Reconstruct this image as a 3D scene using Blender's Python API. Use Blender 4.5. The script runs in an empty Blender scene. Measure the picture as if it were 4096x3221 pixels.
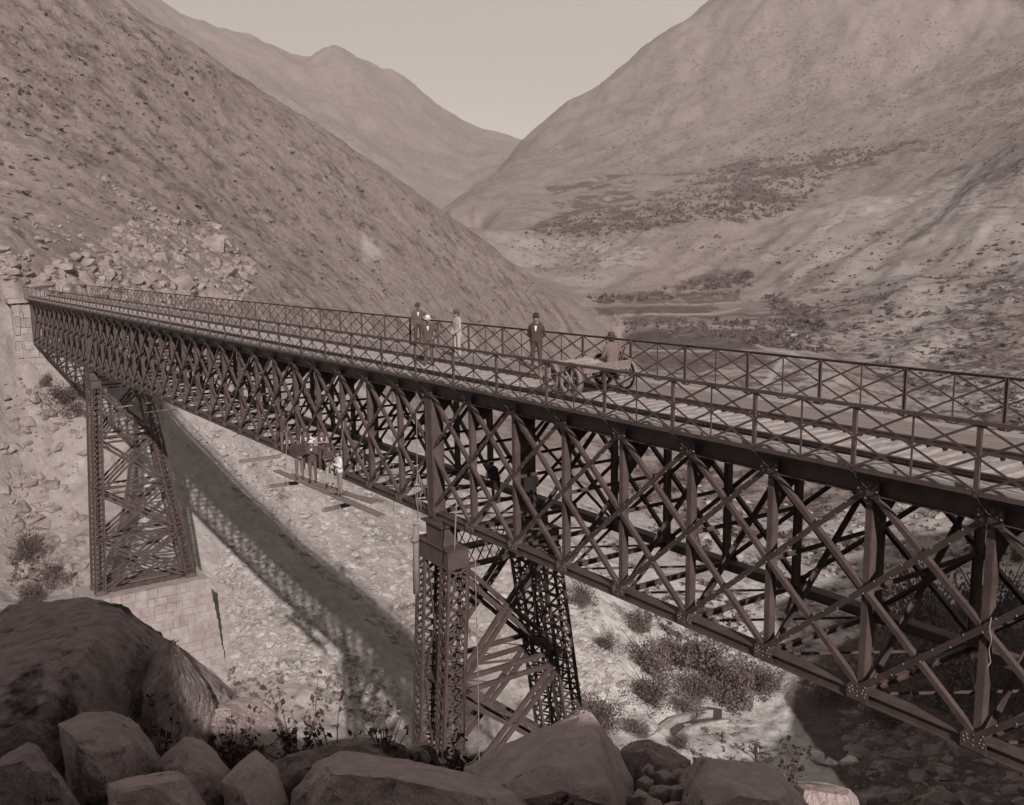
import bpy, bmesh, math, random
import numpy as np
from mathutils import Vector, Matrix
random.seed(7)
sc = bpy.context.scene
COL = sc.collection
R = math.radians

# ------------------------------------------------------------------ camera
P = 2.4                                   # one truss panel in metres
CAM = np.array([8.8699, -15.0386, 4.4004])
FPX, YAW, PIT, ROL = 3971.4552, 2.5519, -0.1762, -0.0150
FW = np.array([math.cos(PIT)*math.cos(YAW), math.cos(PIT)*math.sin(YAW), math.sin(PIT)])
_r = np.array([math.sin(YAW), -math.cos(YAW), 0.0]); _u = np.cross(_r, FW)
RT = _r*math.cos(ROL) + _u*math.sin(ROL); UP = -_r*math.sin(ROL) + _u*math.cos(ROL)
cd = bpy.data.cameras.new('camera'); cam = bpy.data.objects.new('camera', cd); COL.objects.link(cam)
cd.sensor_width = 36.0; cd.lens = 36.0*FPX/4096.0; cd.clip_start = 0.1; cd.clip_end = 30000
cam.matrix_world = Matrix(((RT[0], UP[0], -FW[0], CAM[0]), (RT[1], UP[1], -FW[1], CAM[1]), (RT[2], UP[2], -FW[2], CAM[2]), (0, 0, 0, 1)))
sc.camera = cam

# ------------------------------------------------------------------ light and sky
SUN_AZ, SUN_EL = R(160.0), R(28.0)        # azimuth the shadows run to, elevation of the sun
SDIR = Vector((math.cos(SUN_AZ)*math.cos(SUN_EL), math.sin(SUN_AZ)*math.cos(SUN_EL), -math.sin(SUN_EL)))
sd = bpy.data.lights.new('sun', 'SUN'); sd.energy = 5.0; sd.angle = R(0.5); sd.color = (1.0, 0.89, 0.835)
so = bpy.data.objects.new('sun', sd); COL.objects.link(so); so.location = (40, -60, 80)
so.rotation_euler = SDIR.to_track_quat('-Z', 'Y').to_euler()
wd = bpy.data.worlds.new('World'); sc.world = wd; wd.use_nodes = True
nt = wd.node_tree; nt.nodes.clear()
sky = nt.nodes.new('ShaderNodeTexSky'); sky.sky_type = 'NISHITA'; sky.sun_disc = False
sky.sun_elevation = SUN_EL; sky.sun_rotation = math.pi/2 - (SUN_AZ + math.pi)
sky.dust_density = 0.3; sky.altitude = 3000; sky.air_density = 1.0; sky.ozone_density = 1.0
bw = nt.nodes.new('ShaderNodeRGBToBW'); mx = nt.nodes.new('ShaderNodeMix'); mx.data_type = 'RGBA'; mx.blend_type = 'MULTIPLY'
mx.inputs[0].default_value = 1.0; mx.inputs[7].default_value = (1.0, 0.885, 0.835, 1)      # an old print has one hue: grey sky, warm tone
bg = nt.nodes.new('ShaderNodeBackground'); bg.inputs[1].default_value = 0.063
ow = nt.nodes.new('ShaderNodeOutputWorld')
nt.links.new(sky.outputs[0], bw.inputs[0]); nt.links.new(bw.outputs[0], mx.inputs[6]); nt.links.new(mx.outputs[2], bg.inputs[0]); nt.links.new(bg.outputs[0], ow.inputs[0])
vs = sc.view_settings; vs.view_transform = 'Standard'; vs.look = 'None'; vs.gamma = 1.0; vs.use_curve_mapping = False
vs.exposure = 0.85
sc.render.engine = 'CYCLES'
try:
    sc.cycles.use_denoising = True; sc.cycles.denoiser = 'OPENIMAGEDENOISE'
    sc.cycles.volume_bounces = 0; sc.cycles.max_bounces = 5; sc.cycles.diffuse_bounces = 2; sc.cycles.volume_max_steps = 64
    sc.cycles.use_adaptive_sampling = True; sc.cycles.adaptive_threshold = 0.015
except Exception: pass

# ------------------------------------------------------------------ helpers
def ray(u, v): return FW + RT*((u - 2048)/FPX) - UP*((v - 1610.5)/FPX)
def at_depth(u, v, t): return CAM + ray(u, v)*t
def at_r(u, v, r): d = ray(u, v); return CAM + d*(r/math.hypot(d[0], d[1]))
def on_z(u, v, z): d = ray(u, v); return CAM + d*((z - CAM[2])/d[2])
def on_y(u, v, y): d = ray(u, v); return CAM + d*((y - CAM[1])/d[1])
def on_x(u, v, x): d = ray(u, v); return CAM + d*((x - CAM[0])/d[0])
def pix(p):
    d = np.asarray(p, float) - CAM; z = d @ FW
    return 2048 + FPX*(d @ RT)/z, 1610.5 - FPX*(d @ UP)/z, z

def _h(ix, iy, iz, s):
    n = (ix.astype(np.int64)*374761393 + iy.astype(np.int64)*668265263 + iz.astype(np.int64)*2147483647 + s*1274126177) & 0xffffffff
    n = ((n ^ (n >> 13))*1274126177) & 0xffffffff
    n = ((n ^ (n >> 16))*2246822519) & 0xffffffff
    return ((n ^ (n >> 15)) & 0xffffff)/float(0xffffff)*2 - 1
def vnoise(x, y, z=None, s=0):
    x = np.asarray(x, float); y = np.asarray(y, float); z = np.zeros_like(x) if z is None else np.asarray(z, float)
    ix, iy, iz = np.floor(x), np.floor(y), np.floor(z); fx, fy, fz = x-ix, y-iy, z-iz
    fx = fx*fx*fx*(fx*(fx*6-15)+10); fy = fy*fy*fy*(fy*(fy*6-15)+10); fz = fz*fz*fz*(fz*(fz*6-15)+10)
    o = 0
    for a in (0, 1):
        for b in (0, 1):
            for c in (0, 1):
                o = o + _h(ix+a, iy+b, iz+c, s)*(fx if a else 1-fx)*(fy if b else 1-fy)*(fz if c else 1-fz)
    return o
def fbm(x, y, z=None, o=4, s=0, g=0.5):
    a, t, f = 1.0, 0.0, 1.0
    for k in range(o):
        t = t + a*vnoise(x*f+17.3*k, y*f-9.1*k, None if z is None else z*f+3.7*k, s+k); a *= g; f *= 2.03
    return t

def tag(o, label=None, cat=None, group=None, kind=None):
    if label: o['label'] = label
    if cat: o['category'] = cat
    if group: o['group'] = group
    if kind: o['kind'] = kind
    return o
def empty(name, loc=(0, 0, 0), rot=(0, 0, 0), parent=None):
    o = bpy.data.objects.new(name, None); COL.objects.link(o); o.location = loc; o.rotation_euler = rot; o.empty_display_size = 0.1
    if parent: o.parent = parent
    return o
def link_mesh(name, me, mats, parent=None, loc=None, smooth=False):
    if not isinstance(mats, (list, tuple)): mats = [mats]
    if len(me.materials) == 0:
        for m in mats: me.materials.append(m)
    if smooth and len(me.polygons): me.polygons.foreach_set('use_smooth', [True]*len(me.polygons))
    o = bpy.data.objects.new(name, me); COL.objects.link(o)
    if parent: o.parent = parent
    if loc is not None: o.location = loc
    return o
RECT = lambda w, h: [(-w/2, -h/2), (w/2, -h/2), (w/2, h/2), (-w/2, h/2)]
def CHAN(w, h, t=0.014): return [(-w/2, -h/2), (w/2, -h/2), (w/2, h/2), (w/2-t, h/2), (w/2-t, -h/2+t), (-w/2+t, -h/2+t), (-w/2+t, h/2), (-w/2, h/2)]
def IBEAM(w, h, t=0.016): return [(-w/2, -h/2), (w/2, -h/2), (w/2, -h/2+t), (t/2, -h/2+t), (t/2, h/2-t), (w/2, h/2-t), (w/2, h/2), (-w/2, h/2), (-w/2, h/2-t), (-t/2, h/2-t), (-t/2, -h/2+t), (-w/2, -h/2+t)]
def ANGLE(w, h, t=0.012): return [(0, 0), (w, 0), (w, t), (t, t), (t, h), (0, h)]
class MB:
    """collects shapes into one mesh"""
    def __init__(s): s.v = []; s.f = []; s.m = []
    def add(s, vs_, fs_, mi=0):
        k = len(s.v); s.v.extend([tuple(p) for p in vs_]); s.f.extend([tuple(i+k for i in f) for f in fs_]); s.m.extend([mi]*len(fs_)); return s
    def box(s, c, d, rz=0.0, mi=0, taper=0.0, jit=0.0):
        c = Vector(c); x, y, z = d[0]/2, d[1]/2, d[2]/2; t = 1-taper
        pts = [(-x, -y, -z), (x, -y, -z), (x, y, -z), (-x, y, -z), (-x*t, -y*t, z), (x*t, -y*t, z), (x*t, y*t, z), (-x*t, y*t, z)]
        ca, sa = math.cos(rz), math.sin(rz)
        if jit: pts = [tuple(q + random.uniform(-jit, jit) for q in p) for p in pts]
        s.add([(c.x + p[0]*ca - p[1]*sa, c.y + p[0]*sa + p[1]*ca, c.z + p[2]) for p in pts],
              [(0, 3, 2, 1), (4, 5, 6, 7), (0, 1, 5, 4), (1, 2, 6, 5), (2, 3, 7, 6), (3, 0, 4, 7)], mi); return s
    def beam(s, a, b, prof, up=(0, 0, 1), mi=0):
        """extrude a 2d profile from a to b; profile x runs across, y along 'up'"""
        a = Vector(a); b = Vector(b); d = (b-a); 
        if d.length < 1e-6: return s
        d.normalize(); up = Vector(up); yv = (up - d*up.dot(d))
        if yv.length < 1e-4: yv = Vector((0, 1, 0)) - d*d.y
        yv.normalize(); xv = d.cross(yv); n = len(prof)
        pts = [a + xv*p[0] + yv*p[1] for p in prof] + [b + xv*p[0] + yv*p[1] for p in prof]
        fs = [(i, (i+1) % n, n+(i+1) % n, n+i) for i in range(n)] + [tuple(range(n-1, -1, -1)), tuple(range(n, 2*n))]
        return s.add(pts, fs, mi)
    def tube(s, pts, rad, n=6, mi=0, cap=True):
        pts = [Vector(p) for p in pts]; m = len(pts); rad = rad if isinstance(rad, (list, tuple)) else [rad]*m
        vs_ = []; fs = []; prev = None
        for i, p in enumerate(pts):
            d = (pts[min(i+1, m-1)] - pts[max(i-1, 0)]).normalized()
            if prev is None: prev = Vector((0, 0, 1)) if abs(d.z) < .9 else Vector((1, 0, 0))
            x = (prev - d*prev.dot(d)).normalized(); prev = x; y = d.cross(x)
            for k in range(n): a = 2*math.pi*k/n; vs_.append(p + (x*math.cos(a) + y*math.sin(a))*rad[i])
        for i in range(m-1):
            for k in range(n): fs.append((i*n+k, i*n+(k+1) % n, (i+1)*n+(k+1) % n, (i+1)*n+k))
        if cap: fs += [tuple(range(n-1, -1, -1)), tuple(range((m-1)*n, m*n))]
        return s.add(vs_, fs, mi)
    def dome(s, c, nrm, r, n=6, mi=0):
        c = Vector(c); nv = Vector(nrm).normalized(); x = nv.orthogonal().normalized(); y = nv.cross(x)
        vs_ = [c + (x*math.cos(2*math.pi*k/n) + y*math.sin(2*math.pi*k/n))*r for k in range(n)] + [c + nv*r*.45 + (x*math.cos(2*math.pi*k/n) + y*math.sin(2*math.pi*k/n))*r*.7 for k in range(n)] + [c + nv*r*.75]
        fs = [(k, (k+1) % n, n+(k+1) % n, n+k) for k in range(n)] + [(n+k, n+(k+1) % n, 2*n) for k in range(n)]
        return s.add(vs_, fs, mi)
    def ball(s, c, r, n=8, m=6, mi=0, sc_=(1, 1, 1)):
        c = Vector(c); vs_ = [c + Vector((0, 0, r*sc_[2]))]; fs = []
        for i in range(1, m):
            th = math.pi*i/m
            for k in range(n): a = 2*math.pi*k/n; vs_.append(c + Vector((r*sc_[0]*math.sin(th)*math.cos(a), r*sc_[1]*math.sin(th)*math.sin(a), r*sc_[2]*math.cos(th))))
        vs_.append(c - Vector((0, 0, r*sc_[2]))); L = len(vs_)-1
        for k in range(n): fs.append((0, 1+k, 1+(k+1) % n)); fs.append((L, L-n+(k+1) % n, L-n+k))
        for i in range(m-2):
            for k in range(n): a = 1+i*n; fs.append((a+k, a+n+k, a+n+(k+1) % n, a+(k+1) % n))
        return s.add(vs_, fs, mi)
    def mesh(s, name='m'):
        me = bpy.data.meshes.new(name); me.from_pydata(s.v, [], s.f); 
        if s.m and max(s.m) > 0: me.polygons.foreach_set('material_index', s.m)
        me.update(); return me
    def build(s, name, mats, parent=None, smooth=False, loc=None):
        return link_mesh(name, s.mesh(name), mats, parent, loc, smooth)

# ------------------------------------------------------------------ materials (one warm hue, as the sepia print shows it)
def sep(L, w=None):
    g = min(0.985, 0.675 + 0.85*L) if w is None else w; b = g - 0.05 + 0.03*min(1, L/0.4)
    n = L/(0.2126 + 0.7152*g + 0.0722*b)
    return (n, n*g, n*b, 1.0)
def material(name, dark, light, scale=3.0, rough=0.85, bump=0.3, bscale=None, detail=6.0, spots=None, metal=0.0, dist=0.05, spec=0.25, mix=(0.35, 0.65), stretch=None, warm=None):
    m = bpy.data.materials.new(name); m.use_nodes = True; t = m.node_tree; N = t.nodes; L = t.links
    b = N['Principled BSDF']; b.inputs['Roughness'].default_value = rough; b.inputs['Metallic'].default_value = metal
    b.inputs['Specular IOR Level'].default_value = spec
    gp = N.new('ShaderNodeNewGeometry'); co = gp.outputs['Position']
    if stretch:
        mp = N.new('ShaderNodeMapping'); mp.inputs['Scale'].default_value = stretch; L.new(co, mp.inputs[0]); co = mp.outputs[0]
    n1 = N.new('ShaderNodeTexNoise'); n1.inputs['Scale'].default_value = scale; n1.inputs['Detail'].default_value = detail; n1.inputs['Roughness'].default_value = 0.62
    L.new(co, n1.inputs['Vector'])
    r = N.new('ShaderNodeValToRGB'); r.color_ramp.elements[0].position = mix[0]; r.color_ramp.elements[1].position = mix[1]
    r.color_ramp.elements[0].color = sep(dark, warm); r.color_ramp.elements[1].color = sep(light, warm)
    L.new(n1.outputs['Fac'], r.inputs[0]); out = r.outputs[0]
    if spots:                                                   # (tone, scale, low, high): patches with a shape of their own
        for tone, ss, lo, hi in spots:
            n2 = N.new('ShaderNodeTexNoise'); n2.inputs['Scale'].default_value = ss; n2.inputs['Detail'].default_value = 5; n2.inputs['Roughness'].default_value = .7
            L.new(co, n2.inputs['Vector'])
            mr = N.new('ShaderNodeMapRange'); mr.inputs[1].default_value = lo; mr.inputs[2].default_value = hi; L.new(n2.outputs['Fac'], mr.inputs[0])
            mm = N.new('ShaderNodeMix'); mm.data_type = 'RGBA'; L.new(mr.outputs[0], mm.inputs[0]); L.new(out, mm.inputs[6]); mm.inputs[7].default_value = sep(tone, warm); out = mm.outputs[2]
    L.new(out, b.inputs['Base Color'])
    if bump:
        n3 = N.new('ShaderNodeTexNoise'); n3.inputs['Scale'].default_value = bscale or scale*4; n3.inputs['Detail'].default_value = 8; n3.inputs['Roughness'].default_value = .65
        L.new(co, n3.inputs['Vector'])
        bp_ = N.new('ShaderNodeBump'); bp_.inputs['Strength'].default_value = bump; bp_.inputs['Distance'].default_value = dist
        L.new(n3.outputs['Fac'], bp_.inputs['Height']); L.new(bp_.outputs[0], b.inputs['Normal'])
    return m
STEEL = material('painted_iron', 0.046, 0.072, scale=2.2, rough=0.6, bump=0.12, bscale=30, spots=[(0.085, 1.6, .60, .75), (0.032, 0.9, .55, .75)], spec=0.3)
IRON2 = material('dark_iron', 0.034, 0.052, scale=3.0, rough=0.6, bump=0.15, bscale=25, spec=0.35)
RIVET = material('lit_rivet_iron', 0.13, 0.18, scale=9, rough=0.45, bump=0, spec=0.5)  # paler than the iron: grazing light on rivet heads is put into the colour
RAILM = material('rolled_rail_iron', 0.03, 0.05, scale=6, rough=0.5, bump=0.1, spec=0.4)
TIMBER = material('weathered_timber', 0.20, 0.34, scale=2.5, rough=0.9, bump=0.35, bscale=12, stretch=(6, 1, 6), dist=.02, spots=[(0.10, 1.4, .6, .72)])
TIMBERX = material('weathered_plank', 0.22, 0.36, scale=2.5, rough=0.9, bump=0.35, bscale=12, stretch=(0.6, 6, 6), dist=.02, spots=[(0.12, 1.4, .6, .74)])
BOARD = material('smooth_walkway_board', 0.17, 0.21, scale=1.2, rough=0.85, bump=0.12, bscale=20, stretch=(.6, 4, 4), dist=.01)
PLANK = material('scaffold_plank', 0.13, 0.22, scale=3, rough=0.9, bump=0.3, bscale=14, stretch=(1, 6, 6), dist=.01)
PALEPLANK = material('new_pale_plank', 0.40, 0.55, scale=3, rough=0.9, bump=0.2, bscale=14, stretch=(1, 6, 6), dist=.01)
ROPE = material('hemp_rope', 0.14, 0.22, scale=40, rough=0.95, bump=0.4, bscale=60, dist=.01)
# ------------------------------------------------------------------ the valley, one sheet laid out by bearing and distance from the viewpoint
CP = []                                              # control points (u, v, horizontal distance): traced bearings with real distances
def cline(pts, step=70, drop=None):
    out = []
    for a, b in zip(pts[:-1], pts[1:]):
        n = max(1, int(math.hypot(b[0]-a[0], b[1]-a[1])/step))
        for k in range(n):
            t = k/n; out.append((a[0]+(b[0]-a[0])*t, a[1]+(b[1]-a[1])*t, math.exp(math.log(a[2])+(math.log(b[2])-math.log(a[2]))*t)))
    out.append(pts[-1]); CP.extend(out)
    if drop:                                        # ground falls away behind a crest
        for u, v, r in out:
            for dv, f in drop: CP.append((u, v+dv, r*f))
# left spur: crest against the sky and the far mountain
cline([(-900, -1050, 300), (0, -330, 290), (500, 0, 300), (760, 170, 310), (1000, 330, 320), (1260, 500, 335), (1500, 665, 350), (1750, 830, 370), (1900, 940, 385), (2100, 1080, 400), (2300, 1210, 420), (2430, 1320, 430), (2490, 1360, 432)], 55, [(14, 1.07), (60, 1.2)])
# left spur: face, about half way and lower, down to the rail line
cline([(-800, 300, 190), (0, 420, 200), (400, 560, 210), (800, 720, 225), (1200, 900, 245), (1600, 1080, 275), (2000, 1240, 320), (2300, 1350, 375)], 110)
cline([(-800, 850, 140), (0, 880, 145), (300, 930, 150), (700, 1010, 165), (1100, 1130, 190), (1500, 1250, 220), (1900, 1370, 270), (2250, 1430, 345)], 110)
cline([(-800, 1200, 112), (60, 1165, 113), (300, 1170, 118), (600, 1220, 130), (900, 1275, 148), (1200, 1335, 172), (1600, 1420, 215), (2000, 1490, 285), (2300, 1480, 350)], 90)
# far bank of the gorge under the bridge (the band where the deck's shadow falls gives its depth)
cline([(-900, 1600, 100), (84, 1500, 111), (250, 1490, 111), (430, 1480, 112), (640, 1600, 110), (700, 1750, 112.5), (950, 2000, 107.5), (1200, 2250, 101), (1450, 2450, 91), (1650, 2650, 86), (1900, 2850, 78)], 80)
cline([(700, 1420, 122), (1000, 1600, 128), (1300, 1800, 130), (1600, 2000, 126), (1900, 2200, 118), (2150, 2450, 106), (2350, 2650, 97), (2520, 2800, 93)], 90)
cline([(-900, 2000, 92), (60, 1750, 107), (230, 1800, 107), (350, 1850, 105), (480, 1950, 103), (640, 2050, 103)], 80)
cline([(-900, 2300, 86), (60, 2150, 99), (250, 2200, 96), (420, 2260, 92), (640, 2330, 92), (830, 2370, 93), (1000, 2420, 92), (1200, 2600, 85), (1450, 2800, 78)], 80)
cline([(-900, 2750, 70), (200, 2520, 84), (500, 2640, 82), (760, 2720, 82), (890, 2750, 81), (1050, 2760, 79), (1250, 2900, 73), (1500, 3050, 68)], 80)
cline([(-500, 3300, 60), (400, 3100, 66), (900, 3050, 68), (1300, 3250, 62), (1800, 3330, 62), (2200, 3300, 66)], 140)
cline([(1150, 1560, 150), (1600, 1700, 160), (2000, 1850, 160), (2300, 2100, 142), (2500, 2350, 124), (2650, 2550, 112)], 90)
# valley floor
cline([(2430, 2950, 85), (2700, 2880, 93), (3023, 3043, 87.6), (3300, 3000, 90), (3700, 2950, 92), (4300, 2950, 92)], 110)
cline([(2700, 2650, 108), (3000, 2700, 107), (3500, 2680, 108), (4400, 2650, 106)], 140)
cline([(2450, 1950, 180), (2700, 2150, 152), (3100, 2350, 132), (3600, 2400, 127), (4500, 2420, 118)], 140)
cline([(2000, 1600, 235), (2300, 1700, 222), (2700, 1850, 200), (3200, 1980, 182), (3700, 2050, 165), (4500, 2120, 140)], 140)
cline([(2480, 1500, 305), (2800, 1540, 300), (3200, 1620, 275), (3600, 1780, 222), (4000, 1900, 180), (4600, 2000, 140)], 140)
cline([(2490, 1390, 372), (2800, 1400, 378), (3150, 1420, 365), (3350, 1490, 320)], 110)
cline([(2460, 1250, 540), (2800, 1250, 545), (3050, 1280, 500), (3250, 1330, 450)], 110)
cline([(2250, 1180, 640), (2380, 1192, 640), (2700, 1150, 690), (2950, 1130, 690), (3100, 1150, 650)], 100)
# cliffs and fan below the terraces
cline([(1850, 1010, 720), (2050, 1030, 735), (2150, 1120, 690), (2330, 1170, 670)], 70)
cline([(1850, 905, 860), (2000, 925, 845), (2180, 935, 835), (2330, 950, 820), (2480, 945, 805), (2620, 920, 800), (2780, 875, 815), (2900, 880, 805)], 70)
cline([(2420, 1060, 735), (2620, 1040, 745), (2820, 1010, 750), (2950, 1040, 725)], 90)
cline([(1800, 840, 1080), (2000, 830, 1060), (2250, 830, 1040), (2550, 830, 1010), (2800, 800, 1000), (3050, 770, 985)], 100)
cline([(1960, 700, 1350), (2200, 690, 1330), (2500, 680, 1300), (2800, 660, 1260), (3100, 630, 1220), (3500, 570, 1180), (4096, 430, 1150), (4800, 250, 1100)], 130)
# right mountain crest
cline([(5000, -1500, 2500), (3400, -560, 2250), (3050, -180, 2100), (2850, 0, 2040), (2700, 110, 1960), (2480, 250, 1880), (2350, 360, 1800), (2200, 470, 1720), (2070, 560, 1650), (1950, 680, 1560), (1850, 780, 1480), (1760, 860, 1420)], 70, [(25, 1.07), (70, 1.16)])
cline([(2250, 560, 1560), (2600, 440, 1580), (3000, 320, 1600), (3500, 180, 1620), (4096, 0, 1640), (5000, -300, 1600)], 150)
# left far mountain crest
cline([(-500, -560, 2000), (100, -380, 2050), (400, -170, 2100), (640, 0, 2150), (760, 75, 2180), (880, 130, 2200), (1000, 150, 2230), (1100, 205, 2260), (1180, 250, 2280), (1250, 258, 2300), (1285, 226, 2300), (1345, 212, 2310), (1430, 262, 2330), (1530, 312, 2360), (1560, 302, 2370), (1620, 330, 2400), (1750, 432, 2450), (1900, 498, 2500), (2070, 560, 2560), (2250, 640, 2620), (3000, 900, 2700), (5000, 900, 2800)], 45, [(40, 1.08), (120, 1.2)])
cline([(-500, 200, 1500), (600, 420, 1550), (1100, 600, 1600), (1500, 730, 1680), (1700, 800, 1750)], 120)
cline([(-500, 700, 900), (900, 800, 950), (1500, 960, 1000), (1750, 980, 1050), (1900, 960, 1060)], 150)
# right-hand hillside
cline([(3250, 1330, 470), (3500, 1560, 330), (3800, 1700, 270), (4150, 1800, 235), (4700, 1850, 200)], 110)
cline([(3150, 1120, 640), (3350, 1180, 570), (3600, 1290, 470), (3850, 1330, 440), (4150, 1420, 390), (4800, 1450, 330)], 110)
cline([(3050, 960, 780), (3300, 960, 720), (3600, 960, 690), (3900, 900, 680), (4200, 850, 670), (4900, 600, 640)], 120)
cline([(3300, 800, 880), (3600, 770, 870), (3900, 640, 870), (4200, 480, 860), (4900, 100, 820)], 120, [(30, 1.06)])
_c = np.array(CP, float)
_d = FW[None] + RT[None]*((_c[:, 0:1]-2048)/FPX) - UP[None]*((_c[:, 1:2]-1610.5)/FPX)
_hz = np.hypot(_d[:, 0], _d[:, 1]); _az = np.arctan2(_d[:, 1], _d[:, 0]); _el = _d[:, 2]/_hz
AZS = 3.2                                            # weight of bearing against log distance
_X = np.stack([_az*AZS, np.log(_c[:, 2])], 1)
_D = np.sqrt(((_X[:, None]-_X[None])**2).sum(-1) + 1e-5)
_n = len(_X); _A = np.zeros((_n+3, _n+3)); _A[:_n, :_n] = _D - 2e-3*np.eye(_n); _A[:_n, _n] = 1; _A[:_n, _n+1:] = _X; _A[_n, :_n] = 1; _A[_n+1:, :_n] = _X.T
_w = np.linalg.solve(_A, np.concatenate([_el, np.zeros(3)]))
def elev(az, lr):
    sh = az.shape; q = np.stack([az.ravel()*AZS, lr.ravel()], 1); o = np.empty(len(q))
    for k in range(0, len(q), 20000):
        s_ = q[k:k+20000]; d2 = ((s_**2).sum(1)[:, None] + (_X**2).sum(1)[None] - 2*s_ @ _X.T).clip(0)
        o[k:k+20000] = np.sqrt(d2 + 1e-5) @ _w[:_n] + _w[_n] + s_ @ _w[_n+1:]
    return o.reshape(sh)
# coarse grid for the broad form, refined by interpolation, then relief added at true scale
NA, NR = 760, 800
AZ0, AZ1, LR0, LR1 = YAW - 0.66, YAW + 0.66, math.log(52.0), math.log(4200.0)
ca, cr = np.linspace(AZ0, AZ1, 260), np.linspace(LR0, LR1, 300)
EG = elev(*np.meshgrid(ca, cr, indexing='ij'))
def bilin(G, ga, gr, a, l):
    i = np.clip((a-ga[0])/(ga[-1]-ga[0])*(len(ga)-1), 0, len(ga)-1.001); j = np.clip((l-gr[0])/(gr[-1]-gr[0])*(len(gr)-1), 0, len(gr)-1.001)
    i0, j0 = i.astype(int), j.astype(int); fi, fj = i-i0, j-j0
    return G[i0, j0]*(1-fi)*(1-fj) + G[i0+1, j0]*fi*(1-fj) + G[i0, j0+1]*(1-fi)*fj + G[i0+1, j0+1]*fi*fj
def smooth01(x, a, b): t = np.clip((x-a)/(b-a), 0, 1); return t*t*(3-2*t)
def relief(x, y, r):
    z = 0.9*fbm(x/16, y/16, o=4, s=3)*smooth01(r, 40, 120)
    z = z + 0.35*fbm(x/3.2, y/3.2, o=4, s=5)*(1-smooth01(r, 250, 700))
    z = z + 4.5*fbm(x/70, y/70, o=4, s=8)*smooth01(r, 170, 700)
    z = z + 16*fbm(x/260, y/260, o=5, s=11)*smooth01(r, 700, 1700)
    rid = 1-np.abs(fbm((x*.8+y*.25)/95, (y*.35-x*.15)/320, o=4, s=21))          # gullies down the slopes
    rid2 = 1-np.abs(fbm((x*.8+y*.25)/34, (y*.35-x*.15)/120, o=4, s=23))
    z = z + (5.5*(rid-.7) + 2.0*(rid2-.7))*smooth01(r, 300, 500)*(1-.72*smooth01(r, 800, 1200)) + 0.55*(rid2-.7)*smooth01(r, 140, 220)
    return z
def ground(x, y, with_relief=True):
    x = np.atleast_1d(np.asarray(x, float)); y = np.atleast_1d(np.asarray(y, float))
    dx, dy = x-CAM[0], y-CAM[1]; r = np.hypot(dx, dy); a = np.arctan2(dy, dx); a = np.where(a < 0, a+2*math.pi, a)
    z = CAM[2] + bilin(EG, ca, cr, a, np.log(np.maximum(r, 1)))*r
    fl = floor_mask(a, r)
    return z + (relief(x, y, r)*(1-.75*fl) if with_relief else 0)
def floor_mask(a, r):                                # the flat fields
    u = 2048 - FPX*np.tan(a-YAW); 
    return smooth01(u, 2350, 2650)*smooth01(r, 90, 130)*(1-smooth01(r, 560, 640))*(1-smooth01(u, 3300, 3700))
ga, gr = np.linspace(AZ0, AZ1, NA), np.linspace(LR0, LR1, NR)
GA, GR = np.meshgrid(ga, gr, indexing='ij'); RR = np.exp(GR)
GX, GY = CAM[0] + RR*np.cos(GA), CAM[1] + RR*np.sin(GA)
GZ = ground(GX.ravel(), GY.ravel()).reshape(GX.shape)
# what grows or lies where: an attribute of the ground itself
_p = np.stack([GX.ravel(), GY.ravel(), GZ.ravel()], 1); _z = (_p-CAM) @ FW
PU = (2048 + FPX*((_p-CAM) @ RT)/_z).reshape(GX.shape); PV = (1610.5 - FPX*((_p-CAM) @ UP)/_z).reshape(GX.shape)
def inpoly(u, v, poly):
    ins = np.zeros(u.shape, bool); n = len(poly)
    for i in range(n):
        x0, y0 = poly[i]; x1, y1 = poly[(i+1) % n]
        c = ((y0 > v) != (y1 > v)) & (u < (x1-x0)*(v-y0)/((y1-y0) or 1e-9)+x0); ins ^= c
    return ins
def blur(A, k):
    for _ in range(k): A = (A + np.roll(A, 1, 0) + np.roll(A, -1, 0) + np.roll(A, 1, 1) + np.roll(A, -1, 1))/5
    return A
veg = np.zeros(GX.shape); pale = np.zeros(GX.shape)
far = RR > 330
n1 = fbm(GX/28, GY/28, o=4, s=31); n2 = fbm(GX/9, GY/9, o=3, s=33); n3 = fbm(GX/120, GY/120, o=3, s=35)
terr = blur((inpoly(PU, PV, [(2080, 935), (2230, 850), (2180, 740), (2500, 690), (2850, 690), (2930, 640), (3250, 610), (3700, 560), (3800, 590), (3330, 700), (3280, 790), (3150, 860), (2980, 890), (2800, 880), (2560, 930), (2330, 960)]) & far).astype(float), 4)
stripe = 0.5+0.5*np.sin(GZ/1.9 + 2.2*n1)
veg += terr*np.clip(.25 + 1.0*n1 + .45*n2 + .7*(stripe-.5), 0, 1)
for poly, k in [([(2350, 1205), (2600, 1160), (2960, 1175), (2960, 1200), (2820, 1215), (2560, 1215)], .7), ([(2370, 1232), (2620, 1225), (2890, 1228), (2830, 1252), (2620, 1258), (2400, 1262)], .95), ([(2420, 1270), (2600, 1262), (2830, 1262), (2700, 1290), (2470, 1295)], .7),
                ([(2470, 1335), (2700, 1318), (3080, 1330), (3160, 1375), (3050, 1400), (2560, 1400), (2500, 1370)], .85), ([(2520, 1405), (2900, 1412), (3020, 1440), (2800, 1490), (2560, 1480)], .8), ([(3060, 1330), (3160, 1300), (3220, 1340), (3120, 1370)], .35),
                ([(2640, 1150), (2760, 1110), (2900, 1070), (3010, 1090), (2960, 1130), (2760, 1160)], .75), ([(3080, 1215), (3250, 1230), (3330, 1310), (3230, 1320), (3120, 1260)], .8)]:
    veg = np.maximum(veg, blur((inpoly(PU, PV, poly) & (RR > 200)).astype(float), 1)*np.clip(.82*k + .25*n2, 0, 1))
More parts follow.
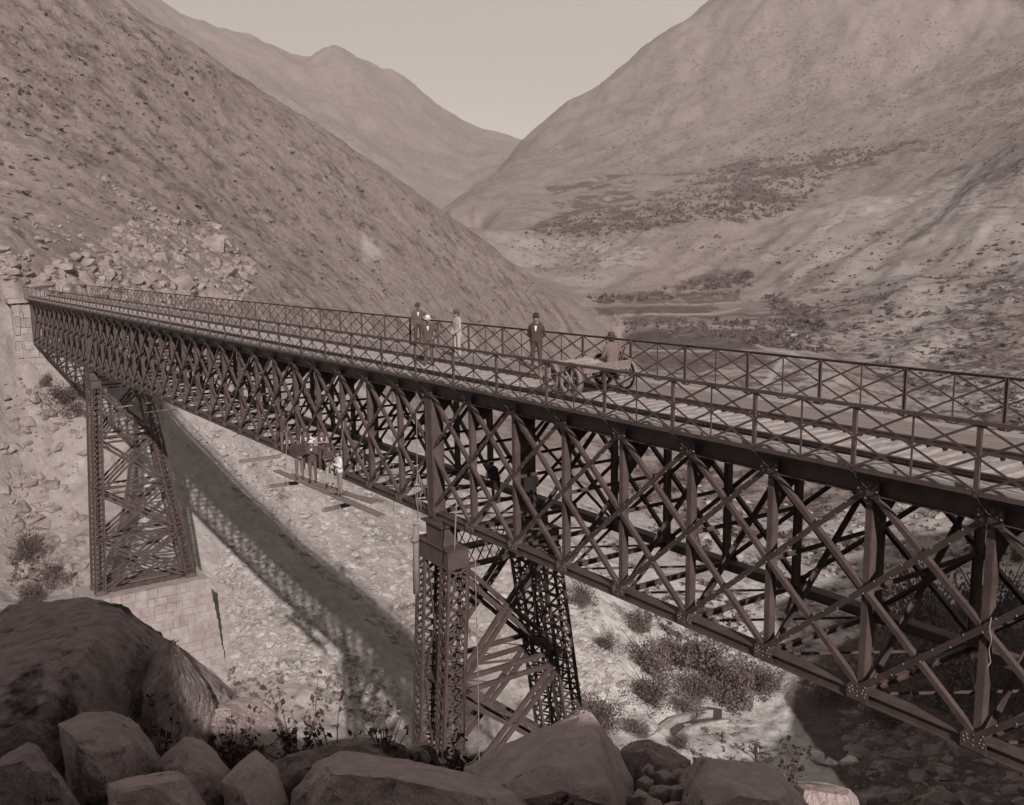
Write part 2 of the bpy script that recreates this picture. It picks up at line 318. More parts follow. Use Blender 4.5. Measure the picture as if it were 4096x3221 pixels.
brush_shade = blur((inpoly(PU, PV, [(3120, 2780), (3250, 2640), (3500, 2500), (4300, 2350), (4300, 3400), (3480, 3400), (3380, 3150), (3290, 3020)]) & (RR < 160)).astype(float), 3)  # dark scrub; its tone also deepens the hill's shadow and follows its edge
veg = np.maximum(veg, brush_shade*np.clip(.75+.3*n2, 0, 1))
vfl = floor_mask(GA, RR)*(RR > 110)
veg = np.maximum(veg, vfl*np.clip(.04+.75*n1+.45*n2, 0, .55))
rightslope = smooth01(PU, 2900, 3600)*(PV > 1100)*(RR > 100)
veg = np.maximum(veg, rightslope*np.clip(.05 + .8*fbm(GX/22, GY/9, o=4, s=41), 0, .55))
veg = np.maximum(veg, smooth01(PU, 3500, 3900)*(PV < 1000)*(RR > 500)*np.clip(.8*fbm(GX/200, GY/60, o=4, s=43)-.05, 0, .5))
mott = np.clip(.5*n3 + .35*n1, -.3, .35)
veg = np.maximum(veg, np.where(RR > 120, np.clip(.06+.6*mott, 0, .22), 0))
pale += .30*blur(inpoly(PU, PV, [(1930, 900), (2100, 940), (2330, 955), (2560, 935), (2640, 1000), (2480, 1110), (2330, 1178), (2150, 1110), (1950, 1010)]).astype(float)*(RR > 620), 14)*np.clip(.8+1.2*n1, 0, 1.5) + .6*inpoly(PU, PV, [(1445, 990), (1453, 938), (1476, 952), (1512, 985), (1545, 1028), (1480, 1042), (1446, 1035)]).astype(float)*(RR < 380)
pale += np.where((RR < 170) & (PU > 560) & (PV > 1500), .75, 0) + np.where((RR < 125) & (PU > 2300), .25, 0) + np.where((RR < 118) & (PU < 620) & (PV > 1150), .35, 0) + np.where((RR >= 125) & (RR < 330) & (PU > 2300) & (PV > 1450), .35, 0)
def stroke(pts, wd):
    d = np.full(PU.shape, 1e9)
    for (x0, y0), (x1, y1) in zip(pts[:-1], pts[1:]):
        dx, dy = x1-x0, y1-y0; t = np.clip(((PU-x0)*dx+(PV-y0)*dy)/(dx*dx+dy*dy), 0, 1); d = np.minimum(d, np.hypot(PU-x0-t*dx, (PV-y0-t*dy)*1.6))
    return np.clip(1.3-d/wd, 0, 1)
roads = (RR > 200)*(np.maximum(stroke([(2990, 1365), (3070, 1398), (3170, 1412), (3215, 1440)], 9), stroke([(3170, 1412), (3110, 1470), (3060, 1540)], 14)))
roads = np.maximum(roads, (RR > 250)*np.maximum(stroke([(2480, 1262), (2650, 1256), (2850, 1258), (2960, 1235)], 5), stroke([(2500, 1310), (2750, 1300), (3020, 1312)], 5)))
roads = np.maximum(roads, (RR > 250)*np.maximum(stroke([(2640, 1215), (2800, 1218), (2960, 1208)], 4), stroke([(2560, 1402), (2800, 1405), (3000, 1402)], 5)))
roads = np.maximum(roads, .8*(RR < 130)*stroke([(330, 1850), (270, 1920), (180, 2010), (60, 2090), (0, 2110)], 18))
veg = np.clip(veg - roads*.9, 0, 1); pale = pale + .5*smooth01(PU, 2900, 3300)*(RR > 230)*(RR < 900)*(PV > 600)*np.clip(.7+.9*n1, 0, 1.2)
pale = blur(np.clip(pale + .8*roads, 0, 1), 1)
white = blur(np.clip(smooth01(PU, 1850, 2350)*(RR < 135)*(PV > 2150)*(1-brush_shade), 0, 1), 3)
def sheet(name, X, Y, Z, mat, attrs=None, kind='structure'):
    na, nr = X.shape; vs_ = np.stack([X, Y, Z], -1).reshape(-1, 3).astype(np.float32)
    i = np.arange(na-1)[:, None]*nr + np.arange(nr-1)[None]; q = np.stack([i, i+1, i+nr+1, i+nr], -1).reshape(-1, 4)
    me = bpy.data.meshes.new(name); me.vertices.add(len(vs_)); me.vertices.foreach_set('co', vs_.ravel())
    me.loops.add(q.size); me.loops.foreach_set('vertex_index', q.ravel().astype(np.int32)); me.polygons.add(len(q)); me.polygons.foreach_set('loop_start', np.arange(0, q.size, 4, dtype=np.int32))
    me.update(calc_edges=True); me.validate()
    for k, A in (attrs or {}).items(): at = me.attributes.new(k, 'FLOAT', 'POINT'); at.data.foreach_set('value', A.ravel().astype(np.float32))
    o = link_mesh(name, me, mat, smooth=True); tag(o, kind=kind); return o
def ground_material(name='dry_hillside'):
    m = bpy.data.materials.new(name); m.use_nodes = True; t = m.node_tree; N = t.nodes; L = t.links; b = N['Principled BSDF']; b.inputs['Roughness'].default_value = 0.95; b.inputs['Specular IOR Level'].default_value = 0.1
    g = N.new('ShaderNodeNewGeometry'); pos = g.outputs['Position']
    def noise(s, d=5, r=.6):
        n = N.new('ShaderNodeTexNoise'); n.inputs['Scale'].default_value = s; n.inputs['Detail'].default_value = d; n.inputs['Roughness'].default_value = r; L.new(pos, n.inputs['Vector']); return n.outputs['Fac']
    def mixc(f, a, c):
        x = N.new('ShaderNodeMix'); x.data_type = 'RGBA'; L.new(f, x.inputs[0])
        for i, q in ((6, a), (7, c)):
            if isinstance(q, tuple): x.inputs[i].default_value = q
            else: L.new(q, x.inputs[i])
        return x.outputs[2]
    def mr(f, lo, hi, a=0., c=1.):
        x = N.new('ShaderNodeMapRange'); L.new(f, x.inputs[0]); x.inputs[1].default_value = lo; x.inputs[2].default_value = hi; x.inputs[3].default_value = a; x.inputs[4].default_value = c; return x.outputs[0]
    def mul(a, c, op='MULTIPLY'):
        x = N.new('ShaderNodeMath'); x.operation = op
        for i, q in ((0, a), (1, c)):
            if isinstance(q, float): x.inputs[i].default_value = q
            else: L.new(q, x.inputs[i])
        return x.outputs[0]
    def attr(n): x = N.new('ShaderNodeAttribute'); x.attribute_name = n; return x.outputs['Fac']
    soil = mixc(mr(noise(.03, 8), .3, .7), sep(.165), sep(.215))
    soil = mixc(mr(noise(.4, 9, .8), .47, .68), soil, sep(.10))
    soil = mixc(mr(noise(1.1, 8, .8), .52, .70), soil, sep(.29))
    soil = mixc(attr('pale'), soil, mixc(mr(noise(.9, 6, .7), .35, .65), sep(.27), sep(.42)))
    soil = mixc(attr('white'), soil, mixc(mr(noise(.7, 7, .75), .35, .65), sep(.36), sep(.58)))
    v = attr('veg'); thr = mul(mr(noise(.16, 6, .72), .35, .65), mr(noise(.9, 5, .7), .3, .6, .35, 1.))
    vv = mul(mr(mul(v, thr, 'ADD'), .55, 1.0), 1.0)
    vc = mixc(mr(noise(.5, 4), .4, .6), sep(.055), sep(.10))
    out = mixc(vv, soil, vc)
    L.new(out, b.inputs['Base Color'])
    bu = N.new('ShaderNodeBump'); bu.inputs['Strength'].default_value = .7; bu.inputs['Distance'].default_value = .5; L.new(mul(noise(.35, 9, .72), 1.0), bu.inputs['Height']); bv = N.new('ShaderNodeBump'); bv.inputs['Strength'].default_value = .32; bv.inputs['Distance'].default_value = 3.5; L.new(noise(.045, 9, .72), bv.inputs['Height']); L.new(bu.outputs[0], bv.inputs['Normal']); L.new(bv.outputs[0], b.inputs['Normal'])
    return m
GROUND = ground_material()
valley = sheet('valley_terrain', GX, GY, GZ, GROUND, {'veg': np.clip(veg, 0, 1), 'pale': pale, 'white': white})

# near bank: the slope the viewpoint stands on, with an unseen ledge and mound added behind it to shade the foreground
def near_z(x, y):
    x = np.asarray(x, float); y = np.asarray(y, float)
    f = -.83*(x-9) + .556*(y+15)                          # falls away ahead of the viewpoint
    z = 2.6 - .2*np.clip(f, 0, 3) - .62*np.clip(f-3, 0, 6) - 1.3*np.maximum(0, f-9) - .25*smooth01(-y, 12, 30)*np.clip(f, 0, 40)
    w = smooth01(x, 5, 11)*smooth01(y, -14, -4)              # the bridge's seat and the shoulder beside it
    z = z*(1-w) + w*(-1.4 - 9*smooth01(y, 6, 11))
    z = z + smooth01(y, 34.5, 48)*smooth01(x, 2, 22)*22 + 5*smooth01(-y, 14, 40)*smooth01(x, 12, 40)
    bk = .83*(x-8.87) - .556*(y+15.04); lt = .56*(x-8.87) + .83*(y+15.04)       # behind and to the right of the viewpoint
    z = z + 2.75*np.exp(-((bk-1.75)/.75)**4)*smooth01(lt, -4.2, -3.2)*(1-smooth01(lt, 3.2, 4.0))   # unseen ledge added behind the viewpoint to shade the boulders
    z = z + 2.3*np.exp(-((bk-1.75)/.75)**4)*smooth01(lt, -4.0, -3.0)*(1-smooth01(lt, -.75, -.35))  # unseen mound added at the left to shade the huge boulder
    z = z + .5*fbm(x/5, y/5, o=4, s=51)*smooth01(np.hypot(x-9, y+15), 3, 8) + 1.6*fbm(x/18, y/18, o=3, s=53)*smooth01(np.hypot(x-9, y+15), 6, 20)
    return np.maximum(z, -62)
nx, ny = np.meshgrid(np.concatenate([np.linspace(-70, -25, 60, endpoint=False), np.linspace(-25, 5, 100, endpoint=False), np.linspace(5, 15, 90, endpoint=False), np.linspace(15, 90, 80)]), np.concatenate([np.linspace(-90, -25, 60, endpoint=False), np.linspace(-25, -8, 150, endpoint=False), np.linspace(-8, 40, 120, endpoint=False), np.linspace(40, 110, 60)]), indexing='ij')
nz = near_z(nx, ny)
BANKM = material('shaded_bank_earth', 0.05, 0.11, scale=.8, rough=.95, bump=.6, bscale=3, dist=.2, spots=[(0.03, .5, .55, .7), (0.14, 1.7, .64, .75)], spec=.1)  # bank earth coloured darker to stand in for the shade on it
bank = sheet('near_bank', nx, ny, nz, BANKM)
# ------------------------------------------------------------------ the iron truss bridge
RH, WD, YN, YF = 1.1774, 4.992, 0.652, 4.340           # railing height, deck width, near and far truss
ZT, ZB = -0.40, -4.647                                 # top and bottom chord nodes
I0, I1 = -2, 42
def bp(i, y, z): return (-P*i, y, z - 0.048*i)         # the line falls 2 % away from the viewer
bridge = empty('truss_bridge', bp(I1, 2.5, 0))
tag(bridge, 'long iron deck truss bridge with lattice railings crossing the gorge on two towers', 'bridge')
bl = Vector(bridge.location)
def bpart(mb, name, mats, parent=None, smooth=False, kind=None):
    o = mb.build(name, mats, None, smooth); o.parent = parent or bridge
    o.matrix_parent_inverse = Matrix.Translation(-bl)
    if parent is not None: o.matrix_parent_inverse = Matrix.Identity(4)
    if kind: o['kind'] = kind
    return o
def bcopy(src, i, name=None):
    """the same member i panels further along"""
    o = src.copy(); COL.objects.link(o); o.location = (-P*i, 0, -0.048*i); return o
def spread(mb, name, mats, idx, smooth=False):
    """one member built at panel 0 and repeated at the panel indices"""
    me = mb.mesh(name); 
    for m in mats if isinstance(mats, (list, tuple)) else [mats]: me.materials.append(m)
    out = []
    for i in idx:
        o = bpy.data.objects.new(name, me); COL.objects.link(o); o.parent = bridge; o.matrix_parent_inverse = Matrix.Translation(-bl)
        o.location = (-P*i, 0, -0.048*i); out.append(o)
    return out
NEARSIDE = ((YN, -1), (YF, 1))
# chords
for yy, sd_ in NEARSIDE:
    m = MB(); a, b = bp(I0, yy, ZB), bp(I1, yy, ZB)
    m.beam(a, b, [(-.16, -.13), (.16, -.13), (.16, -.11), (.10, -.11), (.10, .09), (.17, .09), (.17, .11), (-.17, .11), (-.17, .09), (-.10, .09), (-.10, -.11), (-.16, -.11)])
    bpart(m, 'bottom_chord', STEEL)
    m = MB(); m.beam(bp(I0, yy, -.42), bp(I1, yy, -.42), IBEAM(.28, .42, .02)); bpart(m, 'top_chord', STEEL)
# posts and diagonals: every diagonal crosses two panels
idx = list(range(I0, I1+1)); thick = {8: 1, 31: 1, 42: 1}
for yy, sd_ in NEARSIDE:
    m = MB()
    m.beam((0, yy, -.7), (0, yy, ZB+.1), CHAN(.155, .18, .016), up=(0, -sd_, 0))
    m.beam((0, yy+.02*sd_, -.7), (0, yy+.02*sd_, ZB+.1), IBEAM(.14, .16, .012), up=(0, -sd_, 0))
    spread(m, 'vertical_post', STEEL, [i for i in idx if i not in thick])
    m = MB()                                                    # built-up post over a tower
    m.beam((0, yy, -.55), (0, yy, ZB+.1), IBEAM(.46, .42, .03), up=(0, 1, 0))
    for sx in (-.19, .19): m.beam((sx, yy, -.55), (sx, yy, ZB+.1), RECT(.03, .46), up=(0, 1, 0))
    for k in range(24):
        z = -.7 - k*.165
        for sx in (-.18, .18): m.dome((sx, yy+.211*sd_, z), (0, sd_, 0), .018)
    spread(m, 'tower_post', STEEL, list(thick))
    m = MB(); a = Vector((0, yy+.10*sd_, ZT-.12)); b = Vector((2*P, yy+.10*sd_, ZB+.15+.096))     # falls towards the viewer's right
    m.beam(a, b, CHAN(.105, .11, .014), up=(0, -sd_, 0))
    L_ = (b-a).length
    spread(m, 'falling_diagonal', STEEL, [i for i in idx if i >= I0+2])
    m = MB(); a = Vector((0, yy+.165*sd_, ZT-.12)); b = Vector((-2*P, yy+.165*sd_, ZB+.15-.096))
    m.beam(a, b, [(-.062, -.03), (.062, -.03), (.062, -.016), (.015, -.016), (.015, .05), (-.015, .05), (-.015, -.016), (-.062, -.016)], up=(0, -sd_, 0))
    d = (b-a).normalized(); side = Vector((0, sd_, 0)).cross(d)
    for k in range(17):
        q = a + (b-a)*(.03 + .94*k/16)
        for e in ((-.045,) if k % 2 else (.045,)): m.dome(q + side*e + Vector((0, .03*sd_, 0)), (0, sd_, 0), .021, mi=1)
    spread(m, 'rising_diagonal', [IRON2, RIVET], [i for i in idx if i <= I1-2])  # darker iron than the falling ones: their weaker light is put into the colour
    # gusset plates with their rivets
    m = MB()
    m.add([(x, yy+.185*sd_, z) for x, z in ((-.24, ZB-.1), (.24, ZB-.1), (.25, ZB+.14), (.14, ZB+.27), (-.14, ZB+.27), (-.25, ZB+.14))] + [(x, yy+.172*sd_, z) for x, z in ((-.24, ZB-.1), (.24, ZB-.1), (.25, ZB+.14), (.14, ZB+.27), (-.14, ZB+.27), (-.25, ZB+.14))],
          [(0, 1, 2, 3, 4, 5), (11, 10, 9, 8, 7, 6)] + [(i, (i+1) % 6, 6+(i+1) % 6, 6+i) for i in range(6)])
    for x, z in [(-.19, .10), (-.13, .16), (-.17, .03), (-.11, .09), (.19, .10), (.13, .16), (.17, .03), (.11, .09), (0, .1), (0, .0), (0, .2)]:
        m.dome((x, yy+.186*sd_, ZB+z), (0, sd_, 0), .022, mi=1)
    spread(m, 'lower_gusset', [STEEL, RIVET], idx)
    m = MB(); m.box((0, yy+.16*sd_, ZT-.10), (.5, .02, .34))
    for x, z in [(-.19, -.03), (-.13, -.09), (-.2, -.12), (-.14, -.19), (.19, -.03), (.13, -.09), (.2, -.12), (.05, -.03)]: m.dome((x, yy+.172*sd_, ZT+z), (0, sd_, 0), .03, mi=1)
    spread(m, 'upper_gusset', [IRON2, RIVET], idx)
# floor beams, sway frames and laterals between the two trusses
m = MB(); m.beam((0, YN, -.48), (0, YF, -.48), IBEAM(.22, .58, .02))
for y0, s_ in ((YN, 1), (YF, -1)): m.add([(x, y0 + s_*q[0], q[1]) for x in (-.01, .01) for q in ((.1, -.76), (.1, -1.5), (.85, -.76))], [(0, 1, 2), (5, 4, 3), (0, 3, 4, 1), (1, 4, 5, 2), (2, 5, 3, 0)])
spread(m, 'floor_beam', IRON2, idx)
m = MB(); m.beam((0, YN+.1, -2.55), (0, YF-.1, -2.55), ANGLE(.08, .08)); m.beam((0, YN+.1, -2.55), (0, YF-.1, -2.55), ANGLE(-.08, .08)); spread(m, 'sway_strut', STEEL, idx)
m = MB(); m.beam((0.05, YN+.1, ZB+.2), (0.05, YF-.1, -.8), ANGLE(.10, .10), up=(0, 0, 1)); spread(m, 'sway_brace', STEEL, idx)
m = MB(); m.beam((-.05, YF-.1, ZB+.2), (-.05, YN+.1, -.8), ANGLE(.07, .07), up=(0, 0, 1)); spread(m, 'sway_brace', STEEL, idx[::4])
m = MB(); m.beam((0, YN+.1, ZB+.02), (0, YF-.1, ZB+.02), IBEAM(.11, .12)); spread(m, 'bottom_strut', STEEL, idx)
m = MB(); m.beam((0, YN+.1, ZB-.05), (-P, YF-.1, ZB-.098), ANGLE(.075, .06)); spread(m, 'bottom_lateral', STEEL, idx[:-1])
m = MB(); m.beam((0, YF-.1, ZB-.08), (-P, YN+.1, ZB-.128), ANGLE(.075, .06)); spread(m, 'bottom_lateral', STEEL, idx[:-1])
for yy in (1.25, 2.6, 3.75):
    m = MB(); m.beam(bp(I0, yy, -.42), bp(I1, yy, -.42), IBEAM(.18, .44)); bpart(m, 'stringer', IRON2)
# deck: ties, rails, boards
m = MB(); m.box((0, 2.35, -.08), (.21, 3.75, .17)); tie_me = m.mesh('tie'); tie_me.materials.append(TIMBER)
rg = random.Random(3)
for k in range(int((I1-I0)*P/.4)+1):
    x = 4.8 - .4*k; o = bpy.data.objects.new('tie', tie_me); COL.objects.link(o); o.parent = bridge; o.matrix_parent_inverse = Matrix.Translation(-bl)
    o.location = (x+rg.uniform(-.02, .02), rg.uniform(-.05, .05), .02*x+rg.uniform(-.008, .008)); o.rotation_euler = (0, 0, rg.uniform(-.012, .012)); o.scale = (rg.uniform(.92, 1.08), 1, 1)
RAILP = [(-.055, 0), (.055, 0), (.055, .012), (.01, .03), (.01, .09), (.03, .1), (.03, .128), (-.03, .128), (-.03, .1), (-.01, .09), (-.01, .03), (-.055, .012)]
for yy in (.80, 2.70):
    m = MB(); m.beam(bp(I0, yy, .006), bp(I1+4, yy, .006), RAILP); rl = bpart(m, 'running_rail', RAILM)
for k in range(-4, 112):                                         # fishplates and their bolts at the joints
    pass
m = MB()
for j in range(12):
    x = 2.0 - 9.15*j
    for yy in (.80, 2.70):
        m.box((x, yy-.02, .02*x+.065), (.6, .016, .07))
        for e in (-.22, -.08, .08, .22): m.dome((x+e, yy-.029, .02*x+.065), (0, -1, 0), .022, mi=1)
bpart(m, 'fishplates', [IRON2, RIVET], kind='stuff')
def plank_row(name, y0, y1, z, th, mats, L=5.2, off=0.0, jit=.0, seed=1):
    g = random.Random(seed); x = 4.8 + off
    while x > -P*I1:
        l = L + g.uniform(-.6, .6); m = MB(); nn = 16; dy = g.uniform(-.015, .015)
        top = []; bot = []
        for k in range(nn+1):
            xx = x - .012 - (l-.024)*k/nn
            top.append((xx, y0+dy+g.uniform(-jit, jit), y1+dy+g.uniform(-jit, jit)))
        vs_ = []; dz = g.uniform(-.006, .006)
        for xx, ya, yb in top: vs_ += [(xx, ya, z+dz+.02*xx), (xx, yb, z+dz+.02*xx), (xx, ya, z-th+.02*xx), (xx, yb, z-th+.02*xx)]
        fs = []
        for k in range(nn): a = 4*k; fs += [(a, a+4, a+5, a+1), (a, a+2, a+6, a+4), (a+1, a+5, a+7, a+3), (a+2, a+3, a+7, a+6)]
        fs += [(0, 1, 3, 2), (4*nn, 4*nn+2, 4*nn+3, 4*nn+1)]
        m.add(vs_, fs); bpart(m, name, mats); x -= l
plank_row('walkway_plank', .14, .40, .045, .07, TIMBERX, jit=.012, seed=1)
plank_row('walkway_plank', .42, .62, .035, .07, TIMBERX, jit=.012, off=-2, seed=2)
plank_row('walkway_board', 2.98, 3.60, .045, .05, BOARD, seed=3, L=7)
plank_row('walkway_board', 3.61, 4.14, .045, .05, BOARD, seed=4, L=7, off=-3)
plank_row('guard_timber', 4.16, 4.34, .10, .12, TIMBERX, jit=.006, seed=5)
plank_row('walkway_plank', 4.52, 4.84, .045, .07, TIMBERX, jit=.012, seed=6)
# railings
def flat(mb, a, b, w, t, mi=0): return mb.beam(a, b, RECT(w, t), up=(0, 1, 0), mi=mi)
for yy, sd_ in ((0.0, -1), (WD, 1)):
    m = MB(); m.beam(bp(I0, yy, RH), bp(I1, yy, RH), [(-.032, -.008), (.032, -.008), (.032, .008), (-.032, .008)]); 
    y2 = yy+.03*sd_
    m.beam(bp(I0, y2, RH-.035), bp(I1, y2, RH-.035), RECT(.012, .052))
    bpart(m, 'handrail', STEEL)
    m = MB(); flat(m, (0, yy, RH-.01), (0, yy, -.02), .085, .012); m.beam((.036, yy-.02*sd_, RH-.02), (.036, yy-.02*sd_, 0), RECT(.012, .05), up=(0, 1, 0))
    m.beam((-.036, yy-.02*sd_, RH-.02), (-.036, yy-.02*sd_, 0), RECT(.012, .05), up=(0, 1, 0))
    q = [(0, yy, .0), (0, yy+.01*sd_*-1, -.10), (0, yy-.09*sd_, -.21), (0, yy-.34*sd_, -.42), (0, yy-.5*sd_, -.50)]
    for a, b in zip(q[:-1], q[1:]): m.beam(a, b, RECT(.085, .02), up=(1, 0, 0) if False else (0, -sd_, .4))
    for z in (RH-.05, .02, RH/2): m.dome((.025, yy+.008*sd_, z), (0, sd_, 0), .014, mi=1); m.dome((-.025, yy+.008*sd_, z), (0, sd_, 0), .014, mi=1)
    spread(m, 'railing_post', [STEEL, RIVET], idx)
    m = MB(); flat(m, (-P/2, yy, RH-.01), (-P/2, yy, -.03), .04, .012); spread(m, 'railing_rod', STEEL, idx[:-1])
    m = MB(); flat(m, (-.06, yy, -.02), (-P+.06, yy, -.068), .012, .10); m = MB().beam((-.06, yy, -.03), (-P+.06, yy, -.078), RECT(.014, .085)); spread(m, 'railing_sill', STEEL, idx[:-1])
    for st in (0, .5):
        for dr in (1, -1):
            a = (-P*st, yy+.012*sd_*(1 if dr > 0 else .2), RH-.04-.048*st); b = (-P*(st+dr), yy+.012*sd_*(1 if dr > 0 else .2), .0-.048*(st+dr))
            m = MB(); flat(m, a, b, .044, .010)
            spread(m, 'railing_bar', STEEL, [i for i in idx if 0 <= (i-I0)+st+dr and i+st+dr <= I1 and i < 36])
            mm = MB()
            for i in range(36, I1+1):
                if i+st+dr <= I1: flat(mm, (a[0]-P*i, a[1], a[2]-.048*i), (b[0]-P*i, b[1], b[2]-.048*i), .038, .008)
            bpart(mm, 'distant_railing_bars', STEEL, kind='stuff')
# ------------------------------------------------------------------ the iron towers
def laced_column(mb, top, bot, wx, wy, step=.42):
    """four corner angles laced on every face"""
    top = Vector(top); bot = Vector(bot); d = bot-top
    cs = [(-wx/2, -wy/2), (wx/2, -wy/2), (wx/2, wy/2), (-wx/2, wy/2)]
    for cx, cy in cs:
        o = Vector((cx, cy, 0)); sx = -1 if cx > 0 else 1; sy = -1 if cy > 0 else 1
        mb.beam(top+o, bot+o, RECT(.11, .014), up=(0, 1, 0)); mb.beam(top+o+Vector((sx*.0, sy*.05, 0)), bot+o+Vector((0, sy*.05, 0)), RECT(.014, .12), up=(0, 1, 0))
    n = max(2, int(d.length/step))
    for k in range(n):
        a, b = top + d*(k/n), top + d*((k+1)/n)
        for i in range(4):
            p, q = cs[i], cs[(i+1) % 4]; up = (0, 1, 0) if p[1] == q[1] else (1, 0, 0)
            p = Vector((*p, 0)); q = Vector((*q, 0)); 
            mb.beam(a+p, b+q, RECT(.072, .012), up=up); mb.beam(a+q, b+p, RECT(.072, .012), up=up)
def strut(mb, a, b, w=.24, gap=.46, lace=True):
    """a pair of angles tied by short laces"""
    a = Vector(a); b = Vector(b); o = Vector((0, 0, gap/2)) if abs((b-a).normalized().z) < .8 else Vector((0, gap/2, 0))
    for s_ in (-1, 1): mb.beam(a+o*s_, b+o*s_, RECT(w*.55, .15)); mb.beam(a+o*s_+Vector((.03, 0, 0)), b+o*s_+Vector((.03, 0, 0)), RECT(.12, .014))
    if lace:
        n = max(3, int((b-a).length/1.3))
        for k in range(n): mb.beam(a+(b-a)*(k/n)+o, a+(b-a)*((k+1)/n)-o, RECT(.04, .012), up=(1, 0, 0))
def tower(i, npan, label):
    xc = -P*i + .3; zt = -.048*i
    ztop = ZB - .13 + zt; zc = ztop - .80; zl = zc - .62      # chord seat, cap top, leg top
    hp = 4.18; BT = {-1: .06, 1: .15}
    root = empty('iron_tower', (xc, 2.5, zl-npan*hp)); tag(root, label, 'tower', 'iron lattice towers'); rl_ = Vector(root.location)
    def part(m, name, mats=STEEL):
        o = m.build(name, mats); o.parent = root; o.matrix_parent_inverse = Matrix.Translation(-rl_); return o
    for yy, sd_ in NEARSIDE:
        m = MB(); m.box((xc, yy, zc-.31), (2.1, .78, .62)); m.box((xc, yy, zc+.012), (2.22, .9, .03)); m.box((xc, yy, zc-.61), (2.16, .84, .03))
        for ex in (-1.03, -.35, .35, 1.03):
            for k in range(7): m.dome((xc+ex, yy-.391, zc-.06-.085*k), (0, -1, 0), .017)
        for ey in (-.33, .33):
            for k in range(7): m.dome((xc+1.051, yy+ey, zc-.06-.085*k), (1, 0, 0), .017)
        part(m, 'cap_girder')
        m = MB(); m.box((xc, yy, zc+.36), (1.05, .6, .66)); m.box((xc, yy, zc+.72), (1.4, .82, .05)); m.box((xc, yy, zc+.765), (.7, .4, .06))
        for k in range(6): m.dome((xc+.526, yy-.22+.088*k, zc+.1), (1, 0, 0), .017); m.dome((xc-.42+.168*k, yy-.301, zc+.1), (0, -1, 0), .017); m.dome((xc-.42+.168*k, yy-.301, zc+.62), (0, -1, 0), .017)
        part(m, 'bearing_block')
        for ex in (-.8, .8):
            m = MB(); laced_column(m, (xc+ex, yy, zl), (xc+ex, yy+sd_*BT[sd_]*hp*npan, zl-hp*npan), .48, .80); part(m, 'leg')
            m = MB(); b = (xc+ex, yy+sd_*BT[sd_]*hp*npan, zl-hp*npan); m.box((b[0], b[1], b[2]+.12), (.75, .95, .26), taper=.25); part(m, 'foot')
        for k in range(npan):                                  # bracing between the two legs of one side
            y0, y1 = yy+sd_*BT[sd_]*hp*k, yy+sd_*BT[sd_]*hp*(k+1); z0, z1 = zl-hp*k, zl-hp*(k+1)
            m = MB(); 
            for e in (-.25, .25):
                m.beam((xc-.6, y0+e, z0-.1), (xc+.6, y1+e, z1), RECT(.11, .014), up=(0, 1, 0)); m.beam((xc+.6, y0+e+.02, z0-.1), (xc-.6, y1+e+.02, z1), RECT(.11, .014), up=(0, 1, 0))
            m.beam((xc-.8, y1, z1), (xc+.8, y1, z1), RECT(.5, .1)); part(m, 'leg_brace')
    for ex in (-.9, .9):
        m = MB(); a = (xc+ex, YN+.4, zc-.25); b = (xc+ex, YF-.4, zc-.25)           # deep laced strut under the trusses
        for dz in (.25, -.4): m.beam((a[0], a[1], a[2]+dz), (b[0], b[1], b[2]+dz), RECT(.3, .1))
        n = 8
        for k in range(n):
            ya, yb = a[1]+(b[1]-a[1])*k/n, a[1]+(b[1]-a[1])*(k+1)/n
            m.beam((a[0], ya, a[2]+.25), (a[0], yb, a[2]-.4), RECT(.014, .06), up=(1, 0, 0)); m.beam((a[0], yb, a[2]+.25), (a[0], ya, a[2]-.4), RECT(.014, .06), up=(1, 0, 0))
        part(m, 'top_strut')
        for k in range(npan):
            z0, z1 = zl-hp*k-.25, zl-hp*(k+1)
            yn0, yn1 = YN-BT[-1]*hp*k, YN-BT[-1]*hp*(k+1); yf0, yf1 = YF+BT[1]*hp*k, YF+BT[1]*hp*(k+1)
            m = MB(); strut(m, (xc+ex, yn1+.3, z1), (xc+ex, yf1-.3, z1)); part(m, 'cross_strut')
            m = MB(); strut(m, (xc+ex, yn0+.3, z0), (xc+ex, yf1-.3, z1+.25), gap=.40); part(m, 'cross_brace')
            m = MB(); strut(m, (xc+ex+.07, yf0-.3, z0), (xc+ex+.07, yn1+.3, z1+.25), gap=.40); part(m, 'cross_brace')
    for ex in (-.8, .8):                                       # laced girder tying the feet together
        zb_ = zl-hp*npan+.35; m = MB(); ya_, yb_ = YN-BT[-1]*hp*npan+.3, YF+BT[1]*hp*npan-.3
        for dz in (-.3, .3): m.beam((xc+ex, ya_, zb_+dz), (xc+ex, yb_, zb_+dz), RECT(.12, .1))
        for k in range(14):
            y0_, y1_ = ya_+(yb_-ya_)*k/14, ya_+(yb_-ya_)*(k+1)/14; m.beam((xc+ex, y0_, zb_-.3), (xc+ex, y1_, zb_+.3), RECT(.014, .07), up=(1, 0, 0)); m.beam((xc+ex, y1_, zb_-.3), (xc+ex, y0_, zb_+.3), RECT(.014, .07), up=(1, 0, 0))
        part(m, 'base_girder')
    for k in range(npan):
        z1 = zl-hp*(k+1); m = MB(); yn1 = YN-BT[-1]*hp*(k+1); yf1 = YF+BT[1]*hp*(k+1)
        m.beam((xc-.9, yn1, z1), (xc+.9, yf1, z1), RECT(.07, .07)); part(m, 'level_brace')
    return xc, zl-hp*npan
t2x, t2z = tower(8, 6, 'nearer iron lattice tower rising behind the foreground boulders')
t1x, t1z = tower(31, 4, 'farther iron lattice tower standing on the pale masonry pier')
print('T1', t1x, t1z, 'T2', t2x, t2z)
